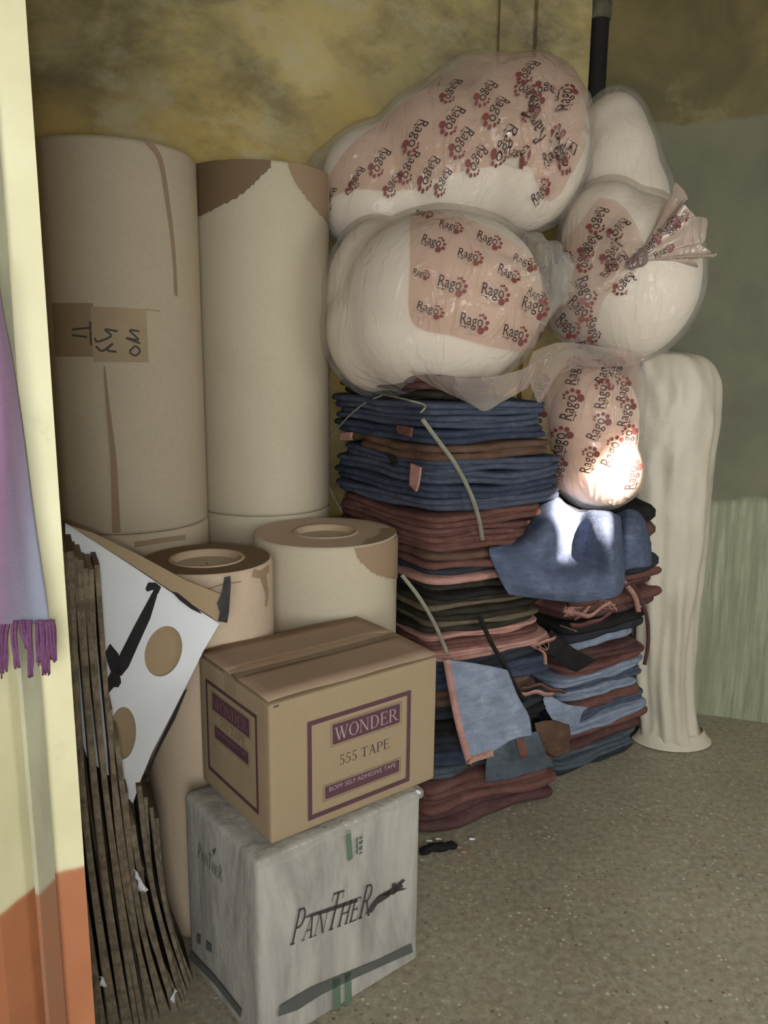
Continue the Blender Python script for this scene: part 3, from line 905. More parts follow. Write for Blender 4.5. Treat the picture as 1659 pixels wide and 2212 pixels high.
# ------------------------------------------------------------------ flattened cardboard sheets leaning behind the doorway wall
def ordinal(i):
    return ['first', 'second', 'third', 'fourth', 'fifth', 'sixth', 'seventh', 'eighth', 'ninth', 'tenth', 'eleventh', 'twelfth', 'thirteenth', 'fourteenth', 'fifteenth', 'sixteenth', 'seventeenth', 'eighteenth', 'nineteenth', 'twentieth', 'twenty-first', 'twenty-second', 'twenty-third', 'twenty-fourth', 'twenty-fifth'][i]
kr = [m_kraft('old corrugated board %d' % i, c) for i, c in enumerate(((128, 112, 86), (108, 94, 74), (140, 122, 96), (92, 80, 64), (120, 98, 80)))]
edge_m = surf('corrugated board edge', (118, 106, 88), .9, .5, 40, .8, 160, .006)
sh_dir = np.array([-.40, .917, 0])
sheets = []
NS = 23
SHORT = 19
for i in range(NS):
    s = min(1.0, i / (SHORT - 1))
    bx, by = 150 + 242 * s + random.uniform(-2, 2), 2300 - 128 * s + random.uniform(-6, 6)
    if i >= SHORT:
        bx, by = 392 + 7 * (i - SHORT), 2160 - 14 * (i - SHORT)
    B_ = atz(bx, by, 0)
    top_px = 62 + 146 * min(1, i / 13)
    top_py = 1150 + 82 * i / 13 + random.uniform(-12, 8) if i < 14 else 1440 + 85 * (i - 13) + random.uniform(-20, 20)
    if i >= 14: top_px = 203 + 11 * (i - 13) + (top_py - 1240) * .075
    if i >= SHORT: top_px, top_py = 300 + 13 * (i - SHORT), 1700 + 22 * (i - SHORT)
    T_ = at(top_px, top_py, B_[1] + .01)
    L = random.uniform(.30, .36) if i < SHORT else .16
    th = random.uniform(.0095, .0128)
    wdir = np.cross(sh_dir, EZ); wdir /= np.linalg.norm(wdir)
    V = []
    nz = 22
    for k in range(nz + 1):
        u = k / nz
        c_ = B_ + (T_ - B_) * u - np.array([.020 * math.sin(math.pi * u), 0, 0])
        bow = .006 * math.sin(math.pi * u) * (1 if i % 2 else -.4) + .0012 * math.sin(7 * u + i)
        edge = random.uniform(-.003, .003)
        for (d, w) in ((edge, -.5), (edge, .5), (L * .5, .5), (L, .5), (L, -.5), (L * .5, -.5)):
            V.append(c_ + sh_dir * d + wdir * (w * th + bow))
    Fc = []
    for k in range(nz):
        for j in range(6):
            Fc.append((k * 6 + j, k * 6 + (j + 1) % 6, (k + 1) * 6 + (j + 1) % 6, (k + 1) * 6 + j))
    Fc += [tuple(range(6))[::-1], tuple(nz * 6 + j for j in range(6))]
    lab_ = 'short cardboard sheet between the tall sheets and white carton, %s from the tall ones' % ordinal(i - SHORT) if i >= SHORT else 'flattened cardboard sheet on edge beside the cream wall, %s from the wall' % ordinal(i)
    t = thing('cardboard_sheet', lab_, 'cardboard sheet', tuple(B_), 'flattened cartons leaning by the doorway')
    o = link('board', V, Fc, kr[i % 5] if i < SHORT else kr[3], t, False)
    ev, ef = [], []
    for k in range(nz + 1):
        for w in (-.42, .42):
            ev.append(np.asarray(V[k * 6]) * (.5 - w) + np.asarray(V[k * 6 + 1]) * (.5 + w) - sh_dir * .0008)
    ef = [(2 * k, 2 * k + 1, 2 * k + 3, 2 * k + 2) for k in range(nz)]
    link('corrugated_edge', ev, ef, edge_m, t, False)
    sheets.append((t, B_, T_))
def scrap(px, py, Y, w, h, rot, parent):
    c_ = at(px, py, Y)
    v = []
    n = 5
    for j in range(n + 1):
        for i in range(3):
            a_, b_ = (i - 1) * w * (.6 + .4 * math.sin(j * 1.3 + i)), (j / n - .5) * h
            v.append(c_ + np.array([a_ * math.cos(rot) - b_ * math.sin(rot), -.006 * math.sin(j * 1.1 + i) - .004, a_ * math.sin(rot) + b_ * math.cos(rot)]))
    o = link('torn_liner', v, [(j * 3 + i, j * 3 + i + 1, (j + 1) * 3 + i + 1, (j + 1) * 3 + i) for j in range(n) for i in range(2)], M['boardwhite'], parent)
    o['label'] = 'torn white paper liner'
    solid(o, .001)
def sheet_at(px, py):
    best, bd = None, 1e9
    for t, B_, T_ in sheets:
        for u in np.linspace(0, 1, 30):
            p = B_ + (T_ - B_) * u - CAM
            qx, qy = W / 2 + F * (p @ RGT) / (p @ FWD), H / 2 - F * (p @ UPV) / (p @ FWD)
            d = math.hypot(qx - px, qy - py)
            if d < bd: bd, best, Y = d, t, B_[1]
    return best, Y
for (px, py, w, h, rot) in ((304, 1906, .010, .042, .6), (222, 2116, .008, .024, .4), (377, 2146, .007, .034, -.15), (296, 1886, .004, .03, .5)):
    t, Y = sheet_at(px, py)
    scrap(px, py, Y - .006, w, h, rot, t)

# ------------------------------------------------------------------ white-lined punched board with a brown flap
pO = at(300, 1400, 1.70)
bnrm = np.array([.28, -.93, .10]); bnrm /= np.linalg.norm(bnrm)
bd = thing('punched_board', 'white lined cardboard blank with round holes and black tape, standing tilted', 'cardboard blank', tuple(at(285, 1738, 1.66)))
def ob(px, py, off=0.0): return onplane(px, py, pO + bnrm * off, bnrm)
bU = ob(470, 1348) - ob(195, 1165); bU /= np.linalg.norm(bU)
bV = np.cross(bU, bnrm); bV /= np.linalg.norm(bV)
def b2(px, py):
    p = ob(px, py) - pO
    return np.array([p @ bU, p @ bV])
outline = [b2(*p) for p in ((141, 1130), (205, 1170), (300, 1232), (400, 1300), (474, 1347), (440, 1405), (404, 1478), (370, 1545), (330, 1622), (306, 1680), (287, 1736), (262, 1706), (243, 1682), (190, 1640), (140, 1500))]
def ellipse_px(cx, cy, rx, ry, tilt):
    return [b2(cx + rx * math.cos(a_) * math.cos(tilt) - ry * math.sin(a_) * math.sin(tilt), cy + rx * math.cos(a_) * math.sin(tilt) + ry * math.sin(a_) * math.cos(tilt)) for a_ in np.linspace(0, 2 * math.pi, 33)[:-1]]
holes = [ellipse_px(353, 1407, 39, 56, .30), ellipse_px(265, 1584, 29, 57, .05)]
def plate(outline, holes, off, th):
    bm = bmesh.new()
    loops = [outline] + holes
    edges = []
    for lp in loops:
        vs = [bm.verts.new(tuple(pO + bU * p[0] + bV * p[1] + bnrm * off)) for p in lp]
        edges += [bm.edges.new((vs[i - 1], vs[i])) for i in range(len(vs))]
    bmesh.ops.triangle_fill(bm, use_beauty=True, use_dissolve=False, edges=edges)
    bm.normal_update()
    for f in bm.faces:
        if f.normal.dot(Vector(bnrm)) < 0: f.normal_flip()
    bm.verts.ensure_lookup_table()
    V = [np.array(v.co) for v in bm.verts]
    Fc = [tuple(v.index for v in f.verts) for f in bm.faces]
    bm.free()
    return V, Fc
o = link('white_panel', *plate(outline, holes, 0, 0), M['boardwhite'], bd, False); solid(o, .004, -1)
shr = [p * .985 + np.array([-.003, .0]) for p in outline]
o = link('brown_backing', *plate(shr, [], -.009, 0), M['boardbrown'], bd, False); solid(o, .003, -1)
fl = [b2(*p) for p in ((150, 1134), (205, 1152), (300, 1198), (400, 1252), (478, 1284), (492, 1300), (486, 1330), (476, 1343), (400, 1296), (300, 1229), (200, 1165))]
o = link('top_flap', *plate(fl, [], .002, 0), M['boardbrown'], bd, False); solid(o, .003, 1)
def strip(name, pts, off, mat):
    V = [pO + bU * p[0] + bV * p[1] + bnrm * off for p in [b2(*k) for k in pts]]
    o = link(name, V, [tuple(range(len(V)))], mat, bd, False)
    return solid(o, .0012)
tb = [((332, 1274), (342, 1278), (325, 1335), (300, 1390), (278, 1440), (262, 1460), (246, 1450), (258, 1415), (290, 1352)),
      ((314, 1272), (320, 1258), (336, 1258), (348, 1268), (342, 1282), (330, 1274), (318, 1278)),
      ((238, 1390), (256, 1412), (262, 1440), (258, 1455), (240, 1452), (232, 1430), (228, 1408)),
      ((240, 1450), (258, 1452), (262, 1474), (256, 1484), (246, 1484), (230, 1502), (228, 1474))]
for pts in tb: strip('black_tape', pts, .0012, M['blacktape'])
strip('black_tape', ((370, 1276), (384, 1280), (404, 1296), (430, 1318), (436, 1326), (412, 1314), (388, 1296)), .0055, M['blacktape'])
# lower right edge: dark tape folded over the edge
strip('edge_tape', ((405, 1487), (398, 1492), (372, 1545), (350, 1590), (336, 1620), (320, 1665), (312, 1690), (318, 1688), (334, 1640), (352, 1602), (378, 1553)), .001, M['blacktape'])
# glossy black tape tab at the right corner
tp = [((484, 1246), (497, 1243), (498, 1262), (496, 1290), (494, 1320), (490, 1344), (470, 1340), (474, 1322), (468, 1302), (478, 1280))]
for pts in tp:
    c3 = [pO + bU * p[0] + bV * p[1] + bnrm * .0075 for p in [b2(*k) for k in pts]]
    o = link('tape_tab', c3, [tuple(range(len(c3)))], surf('glossy black tape', (28, 21, 21), .5, .2, 14, .5, 26, .008, .25), bd, False); solid(o, .002)

# ------------------------------------------------------------------ folded cloth
def pile_frame(o, ang):
    a_ = math.radians(ang)
    return np.array([o[0], o[1], 0]), np.array([math.cos(a_), math.sin(a_), 0]), np.array([-math.sin(a_), math.cos(a_), 0])
def folded(O, u, v, a0, a1, b0, b1, z0, z1, plies, seed, flare=0.0, wavy=.006):
    """a cloth folded flat: rounded plan, every ply a soft roll along its edge"""
    r_ = np.random.default_rng(seed)
    NP, per = 84, 6
    base = []
    cxm, cym, ha, hb = (a0 + a1) / 2, (b0 + b1) / 2, (a1 - a0) / 2, (b1 - b0) / 2
    e = 9.0
    for k in range(NP):
        t = 2 * math.pi * k / NP + .0001
        c_, s_ = math.cos(t), math.sin(t)
        rr = (abs(c_) ** e + abs(s_) ** e) ** (-1 / e)
        base.append((rr * c_, rr * s_))
    base = np.array(base)
    T = z1 - z0
    r = T / plies / 2
    jit = r_.uniform(-.016, .006, plies)
    tl = r_.uniform(-1, 1, 4)
    ph = r_.uniform(0, 6.28, (plies, 4))
    prof = []
    for p in range(plies):
        zc = z0 + r * (2 * p + 1)
        for q_ in range(per):
            a_ = -math.pi / 2 + math.pi * (q_ + .25) / (per - .5)
            prof.append((p, zc + r * math.sin(a_), -r * 1.15 * (1 - math.cos(a_))))
    V = []
    tt = np.arctan2(base[:, 1], base[:, 0])
    def ring(p, z, inset, sc_=1.0):
        w = jit[p] + .005 * np.sin(2 * tt + ph[p, 0]) + .004 * np.sin(5 * tt + ph[p, 1]) + .0025 * np.sin(11 * tt + ph[p, 2])
        A = cxm + base[:, 0] * (ha + inset + w) * sc_
        B = cym + base[:, 1] * (hb + inset + w) * sc_
        P = O + A[:, None] * u + B[:, None] * v
        zz = z + wavy * (np.sin(9 * P[:, 0] + 5 * P[:, 1] + 1.3) + .6 * np.sin(17 * P[:, 0] - 11 * P[:, 1])) * .5 + flare * np.clip(base[:, 0], 0, 1) ** 3
        zz = zz + .003 * np.sin(5 * tt + ph[p, 3]) * min(1, T / .05) + T * .16 * (tl[0] * base[:, 0] * sc_ + tl[1] * base[:, 1] * sc_ + tl[2] * np.sin(3 * base[:, 0] + tl[3] * 3))
        P[:, 2] = np.maximum(zz, .001)
        return P
    rings = [ring(0, z0 + .0005, -r * 1.2, .25), ring(0, z0 + .0003, -r * 1.2, .8)]
    rings += [ring(p, z, i_) for p, z, i_ in prof]
    rings += [ring(plies - 1, z1 + .001, -r * 1.2, .85), ring(plies - 1, z1 + .002, -r * 1.2, .5), ring(plies - 1, z1 + .002, -r * 1.2, .15)]
    V = np.concatenate(rings)
    n = len(rings)
    Fc = [(i * NP + k, i * NP + (k + 1) % NP, (i + 1) * NP + (k + 1) % NP, (i + 1) * NP + k) for i in range(n - 1) for k in range(NP)]
    Fc += [tuple(range(NP))[::-1], tuple((n - 1) * NP + k for k in range(NP))]
    return V, Fc
NAMES = dict(blue='blue denim', deep='deep blue denim', navy='navy', slate='slate blue', light='pale blue denim', rust='rust red', maroon='maroon', pink='salmon pink', brown='brown', dark='dark olive', tan='taupe', black='black')
def pile(rows, O, ang, where, group, seed):
    """rows bottom-up: (colour, z0, z1, plies, a0, a1, b0, b1)"""
    O3, u, v = pile_frame(O, ang)
    n = len(rows)
    for i, (c, z0, z1, pl, a0, a1, b0, b1) in enumerate(rows):
        V, Fc = folded(O3, u, v, a0, a1, b0, b1, z0, z1, pl, seed + i)
        solo('folded_cloth', V, Fc, BL[c], '%s folded cloth, %s layer up in the %s' % (NAMES[c], ordinal(i), where), 'folded cloth', group)
def split(c, z0, z1, n, pl, a1, b1=.42, a0=0.0, b0=0.0, ja=.02):
    out = []
    h = (z1 - z0) / n
    cs = c if isinstance(c, list) else [c]
    for i in range(n):
        out.append((cs[i % len(cs)], z0 + h * i, z0 + h * (i + 1), pl, a0 + random.uniform(-ja, ja) * .8, a1 + random.uniform(-ja, ja) * 1.4, b0 + random.uniform(-ja, ja) * .7, b1))
    return out
PILE_A = (.135, 2.262); ANG_A = 27.5
lower = (split('maroon', .005, .085, 1, 2, .53) + split('rust', .085, .185, 1, 3, .52) + split(['slate', 'deep'], .185, .275, 2, 2, .50)
         + split(['navy', 'black', 'navy', 'brown', 'deep', 'navy'], .275, .60, 6, 2, .46, ja=.015) + split(['pink', 'rust', 'pink'], .60, .672, 3, 2, .46, ja=.03))
mid = split(['dark', 'tan', 'dark', 'dark', 'tan', 'dark', 'black', 'dark'], .674, .828, 8, 1, .42, ja=.02) + split(['pink', 'navy', 'rust', 'brown'], .83, .925, 4, 1, .36, ja=.02)
upper = (split('rust', .925, 1.045, 3, 2, .48, .58, b0=.0, ja=.012) + split(['blue', 'deep', 'blue', 'blue'], 1.047, 1.205, 4, 2, .545, b1=.60, ja=.012)
         + split('brown', 1.207, 1.255, 1, 2, .46) + split(['deep', 'blue', 'blue'], 1.257, 1.375, 3, 2, .47, b1=.60, ja=.015) + split(['dark', 'maroon', 'rust'], 1.377, 1.445, 3, 1, .26, .58, b0=.03, ja=.01))
pile(lower, PILE_A, ANG_A, 'pile behind the cartons', 'cloths in the lower left pile', 100)
pile(mid, PILE_A, ANG_A, 'dark bundle below the strapped one', 'cloths in the dark middle bundle', 200)
pile(upper, PILE_A, 33, 'strapped bundle under the plastic bags', 'cloths in the strapped upper bundle', 300)
PILE_R = (.640, 2.625); ANG_R = 35
right = (split(['navy', 'slate', 'slate'], .004, .10, 3, 2, .46, .34) + split(['maroon', 'rust'], .10, .175, 2, 1, .49, .34) + split(['light', 'blue'], .175, .245, 2, 2, .48, .34)
         + split(['rust'], .245, .285, 1, 1, .46, .34) + split(['light', 'blue', 'light'], .285, .39, 3, 2, .47, .34) + split(['rust', 'maroon'], .39, .47, 2, 2, .42, .34)
         + split(['light', 'navy', 'black'], .47, .59, 3, 1, .45, .34) + split(['maroon', 'rust', 'maroon', 'rust'], .59, .74, 4, 1, .52, .34, ja=.015)
         + split(['navy', 'slate'], .74, .85, 2, 1, .50, .34) + split(['brown'], .85, .92, 1, 1, .48, .34) + split(['black'], .92, .99, 1, 1, .47, .34))
pile(right, PILE_R, ANG_R, 'pile beside the white sack', 'cloths in the right pile', 400)

# denim draped over the right pile
def sheet_thing(name, ctrl, nu, nv, mat, label, cat, th=.006, wr=.004, fr=22, seed=0, group=None):
    V, Fc = patch(ctrl, nu, nv)
    V = V + np.array([.2, -1, .3]) * (wr * waves(V, fr, seed, 5))[:, None] + np.array([.1, -.6, .3]) * (wr * 1.2 * waves(V, fr * 1.6, seed + 5, 4, True))[:, None]
    o = solo(name, V, Fc, mat, label, cat, group)
    solid(o, th)
    return o
def g(rows): return [[at(*p) for p in r] for r in rows]
jean = m_cloth('draped blue denim', (84, 92, 112), pale=(116, 124, 144))
sheet_thing('draped_denim', g([
    [(1140, 1110, 2.66), (1160, 1082, 2.64), (1195, 1070, 2.62), (1222, 1090, 2.60), (1252, 1102, 2.62), (1285, 1104, 2.57), (1312, 1106, 2.56), (1330, 1112, 2.62), (1344, 1120, 2.72)],
    [(1128, 1140, 2.58), (1150, 1118, 2.53), (1190, 1108, 2.47), (1222, 1128, 2.50), (1250, 1140, 2.52), (1284, 1132, 2.45), (1316, 1134, 2.43), (1336, 1150, 2.52), (1346, 1160, 2.68)],
    [(1108, 1168, 2.50), (1140, 1160, 2.43), (1182, 1160, 2.39), (1218, 1180, 2.44), (1250, 1182, 2.46), (1288, 1172, 2.38), (1322, 1176, 2.35), (1340, 1195, 2.46), (1347, 1205, 2.62)],
    [(1078, 1180, 2.42), (1118, 1196, 2.38), (1168, 1206, 2.37), (1208, 1212, 2.42), (1246, 1216, 2.41), (1290, 1212, 2.36), (1325, 1214, 2.32), (1341, 1232, 2.42), (1346, 1240, 2.56)],
    [(1056, 1188, 2.36), (1110, 1222, 2.35), (1160, 1240, 2.34), (1205, 1248, 2.345), (1245, 1254, 2.35), (1290, 1248, 2.33), (1324, 1246, 2.32), (1340, 1258, 2.40), (1345, 1262, 2.5)],
    [(1074, 1240, 2.345), (1120, 1260, 2.335), (1165, 1270, 2.32), (1206, 1276, 2.325), (1248, 1280, 2.33), (1290, 1276, 2.32), (1322, 1274, 2.325), (1334, 1278, 2.38), (1340, 1276, 2.46)],
    [(1098, 1284, 2.34), (1130, 1288, 2.345), (1166, 1292, 2.34), (1206, 1297, 2.34), (1248, 1300, 2.345), (1288, 1296, 2.34), (1314, 1292, 2.345), (1328, 1288, 2.39), (1334, 1284, 2.44)]]), 60, 56, jean,
    'sunlit blue denim draped over the right pile below the hanging bag', 'denim cloth', .008, .009, 26, 3)
sheet_thing('draped_denim', g([
    [(1330, 1108, 2.74), (1356, 1100, 2.72), (1378, 1108, 2.74), (1394, 1130, 2.82)],
    [(1330, 1150, 2.66), (1356, 1140, 2.60), (1385, 1145, 2.64), (1402, 1165, 2.80)],
    [(1332, 1195, 2.62), (1358, 1190, 2.56), (1392, 1190, 2.62), (1406, 1198, 2.78)],
    [(1336, 1240, 2.60), (1360, 1228, 2.57), (1395, 1224, 2.62), (1406, 1220, 2.76)]]), 24, 26, jean,
    'smaller blue denim fold hanging right of the draped denim', 'denim cloth', .008, .006, 24, 8)
# hanging pale blue pad with pink binding
padc = g([[(966, 1424, 2.235), (1010, 1430, 2.24), (1055, 1438, 2.26), (1096, 1448, 2.28)],
          [(978, 1490, 2.215), (1022, 1492, 2.22), (1075, 1498, 2.25), (1118, 1505, 2.28)],
          [(992, 1560, 2.205), (1035, 1556, 2.21), (1092, 1548, 2.24), (1140, 1545, 2.28)],
          [(1014, 1640, 2.20), (1050, 1630, 2.205), (1105, 1596, 2.24), (1148, 1588, 2.28)]])
pad = thing('quilted_pad', 'pale blue cloth pad with pink binding hanging down behind the cartons', 'cloth pad', tuple(at(1014, 1640, 2.2)))
V, Fc = patch(padc, 36, 40)
V = V + np.array([.2, -1, .1]) * (.008 * waves(V, 26, 3, 5) + .008 * waves(V, 38, 5, 4, True))[:, None]
solid(link('pad_cloth', V, Fc, BL['light'], pad), .010)
bl = [p for p in np.asarray(padc)[:, 0]]
solid(link('binding', *ribbon([p + np.array([-.003, -.004, 0]) for p in bl] + [np.asarray(padc)[3, 0] + np.array([.004, -.012, -.004])], .020, 40), BL['pink'], pad), .012)
bb = np.asarray(padc)[3]
solid(link('binding', *ribbon([bb[0] + np.array([0, -.006, 0]), bb[1] * .5 + bb[0] * .5 + np.array([0, -.006, .002]), bb[1] + np.array([.02, -.004, .008])], .020, 24), BL['pink'], pad), .012)
# second pale patch over the lower layers
sheet_thing('cloth_flap', g([[(1060, 1600, 2.27), (1110, 1590, 2.29), (1160, 1578, 2.32)], [(1052, 1640, 2.25), (1110, 1630, 2.27), (1172, 1612, 2.31)], [(1046, 1690, 2.26), (1110, 1680, 2.285), (1196, 1655, 2.35)]]), 40, 30, BL['slate'],
            'slate blue cloth flap with rust tab below the hanging pad', 'cloth flap', .005, .013, 26, 4)
sheet_thing('cloth_tab', g([[(1113, 1592, 2.255), (1124, 1588, 2.26)], [(1118, 1615, 2.245), (1136, 1610, 2.25)], [(1126, 1640, 2.25), (1142, 1632, 2.255)]]), 8, 10, BL['rust'], 'small rust red cloth tab lying on the slate flap', 'cloth scrap', .004, .001)
sheet_thing('cloth_flap', g([[(1168, 1490, 2.50), (1220, 1520, 2.52), (1270, 1528, 2.56)], [(1178, 1530, 2.49), (1222, 1540, 2.51), (1258, 1540, 2.545)], [(1196, 1560, 2.50), (1220, 1568, 2.52), (1248, 1574, 2.545)]]), 36, 30, BL['light'],
            'pale blue cloth corner hanging out of the right pile', 'cloth flap', .005, .010, 34, 6)
sheet_thing('cloth_flap', g([[(1190, 1360, 2.52), (1240, 1400, 2.55), (1285, 1425, 2.58)], [(1180, 1385, 2.50), (1225, 1425, 2.53), (1250, 1448, 2.56)], [(1192, 1416, 2.51), (1215, 1436, 2.53), (1240, 1450, 2.56)]]), 34, 28, BL['black'],
            'black cloth corner poking out of the right pile', 'cloth flap', .005, .014, 36, 9)
sheet_thing('cloth_flap', g([[(1150, 1560, 2.46), (1185, 1555, 2.49), (1225, 1565, 2.53)], [(1158, 1590, 2.44), (1195, 1600, 2.47), (1228, 1605, 2.52)], [(1180, 1625, 2.46), (1205, 1635, 2.48), (1232, 1622, 2.52)]]), 34, 28, BL['brown'],
            'crumpled brown cloth between the two piles', 'cloth flap', .005, .022, 40, 12)
for (pts, c, lab_) in (
        (([(888, 1000), (910, 1010)], [(886, 1024), (906, 1040)], [(884, 1048), (900, 1062)]), 'pink', 'small pink cloth end sticking out at the corner of the strapped bundle'),
        (([(735, 936), (762, 934)], [(732, 944), (760, 944)], [(736, 952), (762, 950)]), 'pink', 'small pink cloth end at the left side of the strapped bundle'),
        (([(858, 918), (892, 924)], [(856, 928), (890, 936)], [(862, 938), (888, 944)]), 'rust', 'small rust cloth end near the knot on the strapped bundle'),
        (([(830, 976), (852, 984)], [(838, 986), (858, 1000)], [(842, 996), (850, 1010)]), 'black', 'black cloth end low on the left side of the strapped bundle')):
    o_ = np.array([PILE_A[0], PILE_A[1], 0]); a_ = math.radians(33); nn_ = np.array([math.cos(a_), math.sin(a_), 0])
    sheet_thing('cloth_end', [[onplane(x, y, o_ - nn_ * (.016 + .004 * k), nn_) for x, y in r] for k, r in enumerate(pts)], 10, 12, BL[c], lab_, 'cloth end', .006, .002, 60, len(pts))
# frayed pink offcuts and strips
offc = [[(1225, 1300, 2.50), (1262, 1306, 2.46), (1300, 1292, 2.47), (1335, 1282, 2.5)], [(1222, 1318, 2.50), (1270, 1330, 2.46), (1320, 1300, 2.48)],
        [(1218, 1290, 2.52), (1246, 1286, 2.49), (1266, 1300, 2.48)], [(1232, 1352, 2.53), (1280, 1345, 2.5), (1320, 1325, 2.52)], [(1240, 1335, 2.52), (1262, 1322, 2.47), (1284, 1302, 2.47), (1310, 1290, 2.48)],
        [(1150, 1392, 2.44), (1175, 1388, 2.43), (1200, 1376, 2.47)], [(1128, 1488, 2.40), (1165, 1480, 2.42), (1200, 1492, 2.46), (1222, 1494, 2.48)], [(1120, 1500, 2.40), (1160, 1496, 2.42), (1196, 1502, 2.47)],
        [(1165, 1400, 2.45), (1176, 1412, 2.44), (1178, 1434, 2.45)], [(1256, 1290, 2.48), (1300, 1278, 2.47), (1345, 1265, 2.5), (1390, 1250, 2.62)]]
for i, pth in enumerate(offc):
    v, f = ribbon([at(*p) for p in pth], random.uniform(.010, .020), 22, across=(.1, -.4, 1))
    v = np.asarray(v); v[:, 2] += .003 * np.sin(v[:, 0] * 90 + i)
    solid(solo('cloth_offcut', v, f, BL['pink'] if i % 3 else BL['rust'], 'frayed pink cloth offcut tangled between the two piles of cloth', 'cloth offcut', 'frayed offcuts between the piles'), .003)
for i in range(16):
    x, y = random.choice([(1165, 1395), (1240, 1320), (1320, 1310), (1225, 1365)])
    P3 = [at(x + random.uniform(-25, 25), y + random.uniform(-14, 14), 2.44 + .0006 * (x - 1165)) for _ in range(4)]
    v, f = tube(P3, .0011, 18, 5)
    solo('loose_thread', v, f, BL['pink'], 'loose pink thread among the offcuts between the piles', 'thread', 'loose threads between the piles')

# straps and strings round the bundles
OA, uA, vA = pile_frame(PILE_A, 33)
_, uL, vL = pile_frame(PILE_A, ANG_A)
def fA(px, py, off=.02): return onplane(px, py, OA - vA * off, vA)
def fL(px, py, off=.02): return onplane(px, py, OA - vL * off, vL)
def gA(px, py, off=.02): return onplane(px, py, OA - uA * off, uA)
strapm = surf('pale woven strap', (126, 122, 106), .6, .15, 30, .3, 200, .002)
def strap(pts, w, mat, label, th=.002):
    v, f = ribbon(pts, w, 40)
    return solid(solo('packing_strap', v, f, mat, label, 'strap'), th)
strap([fA(912, 905, .012), fA(945, 950, .028), fA(985, 1005, .03), fA(1018, 1070, .032), fA(1035, 1125, .03), fA(1042, 1168, .016)], .0125, strapm, 'pale strap tied down the front of the strapped upper bundle')
strap([fL(868, 1242, .012), fL(905, 1290, .03), fL(940, 1350, .034), fL(968, 1416, .045)], .0115, strapm, 'pale strap running down behind the tape carton to the hanging pad')
strap([fL(1036, 1332, .018), fL(1062, 1390, .03), fL(1092, 1440, .05), fL(1112, 1480, .06), fL(1132, 1515, .055)], .014, BL['black'], 'black strap crossing the top of the hanging pad')
v, f = tube([gA(828, 852, .0), gA(775, 880, .018), gA(722, 935, .02), gA(706, 975, .022), gA(708, 1040, .022), gA(738, 1106, .02)], .0028, 40, 6)
solo('twine', v, f, strapm, 'thin pale string round the left side of the strapped upper bundle', 'string')
v, f = tube([gA(820, 850, .0), fA(880, 864, .01), fA(918, 876, .02), fA(908, 892, .022)], .003, 30, 6)
solo('twine', v, f, strapm, 'short knotted string on top of the strapped upper bundle', 'string')
OR, uR, vR = pile_frame(PILE_R, ANG_R)
def fR(px, py, off=.02): return onplane(px, py, OR - vR * off, vR)
strap([fR(1366, 1262, .03), fR(1386, 1300, .035), fR(1398, 1340, .035), fR(1400, 1390, .03), fR(1392, 1436, .022)], .014, BL['maroon'], 'red strap hanging down the right pile beside the white sack')
strap([fR(1330, 1242, .05), fR(1352, 1262, .05), fR(1372, 1290, .045), fR(1380, 1322, .04)], .018, BL['pink'], 'pink strap below the draped denim')
# torn dark scrap and fluff on the floor
v, f = blob([(atz(945, 1830, .012), (.035, .02, .014)), (atz(975, 1826, .010), (.022, .016, .012)), (atz(918, 1838, .01), (.02, .02, .012))], .006, 3)[::2]
v = v + np.array([0, 0, 1]) * (.006 * waves(v, 160, 3))[:, None]
v[:, 2] = np.maximum(v[:, 2], .001)
solo('cloth_scrap', v, f, BL['black'], 'torn black cloth scrap on the floor beside the white carton', 'cloth scrap')
for i, (px, py) in enumerate(((925, 1812), (945, 1808), (1018, 1808), (990, 1826), (1000, 1836))):
    p = atz(px, py, .012)
    v, f = blob([(p - np.array([0, 0, .007]), (.009, .005, .004)), (p + np.array([.008, 0, -.007]), (.006, .004, .003))], .0022, 1)[::2]
    v[:, 2] = np.maximum(v[:, 2], .001)
    solo('lint_tuft', v, f, BL['pink'] if i > 2 else M['boardwhite'], 'small tuft of pink lint at the foot of the left pile' if i > 2 else 'small tuft of white lint at the foot of the left pile', 'lint', 'lint tufts on the floor')

# ------------------------------------------------------------------ plastic bags
FOAM = m_foam('white foam', (232, 220, 208)); FOAM2 = m_foam('white foam in the hanging bag', (240, 234, 228), .6)
FILM = m_film('clear bag film'); FILMP = m_film('pink printed film', (232, 210, 199), .15, .8, 14, .10)
def rago(small=False):
    tm_ = textmesh('Rago')
    h = tm_[0][:, 1].max()
    t = ([np.array([p[0] * .98, p[1] * .52 / .36 * .92]) for p in tm_[0]], tm_[1])
    u_ = mg(q(0, -.07, .40, -.07, .022), q(.20, -.07, .27, -.15, .05))
    dots = []
    for (x, y, r) in ((.80, .47, .05), (.92, .50, .06), (1.04, .40, .075), (1.17, .22, .085), (1.15, .0, .10), (.94, -.14, .15)):
        n = 14
        dots.append(([np.array([x + r * math.cos(2 * math.pi * k / n), y + r * math.sin(2 * math.pi * k / n)]) for k in range(n)], [tuple(range(n))]))
    fine = q(.02, -.33, 1.35, -.33, .018)
    return mg(t, u_), mg(*dots), fine
RG = rago()
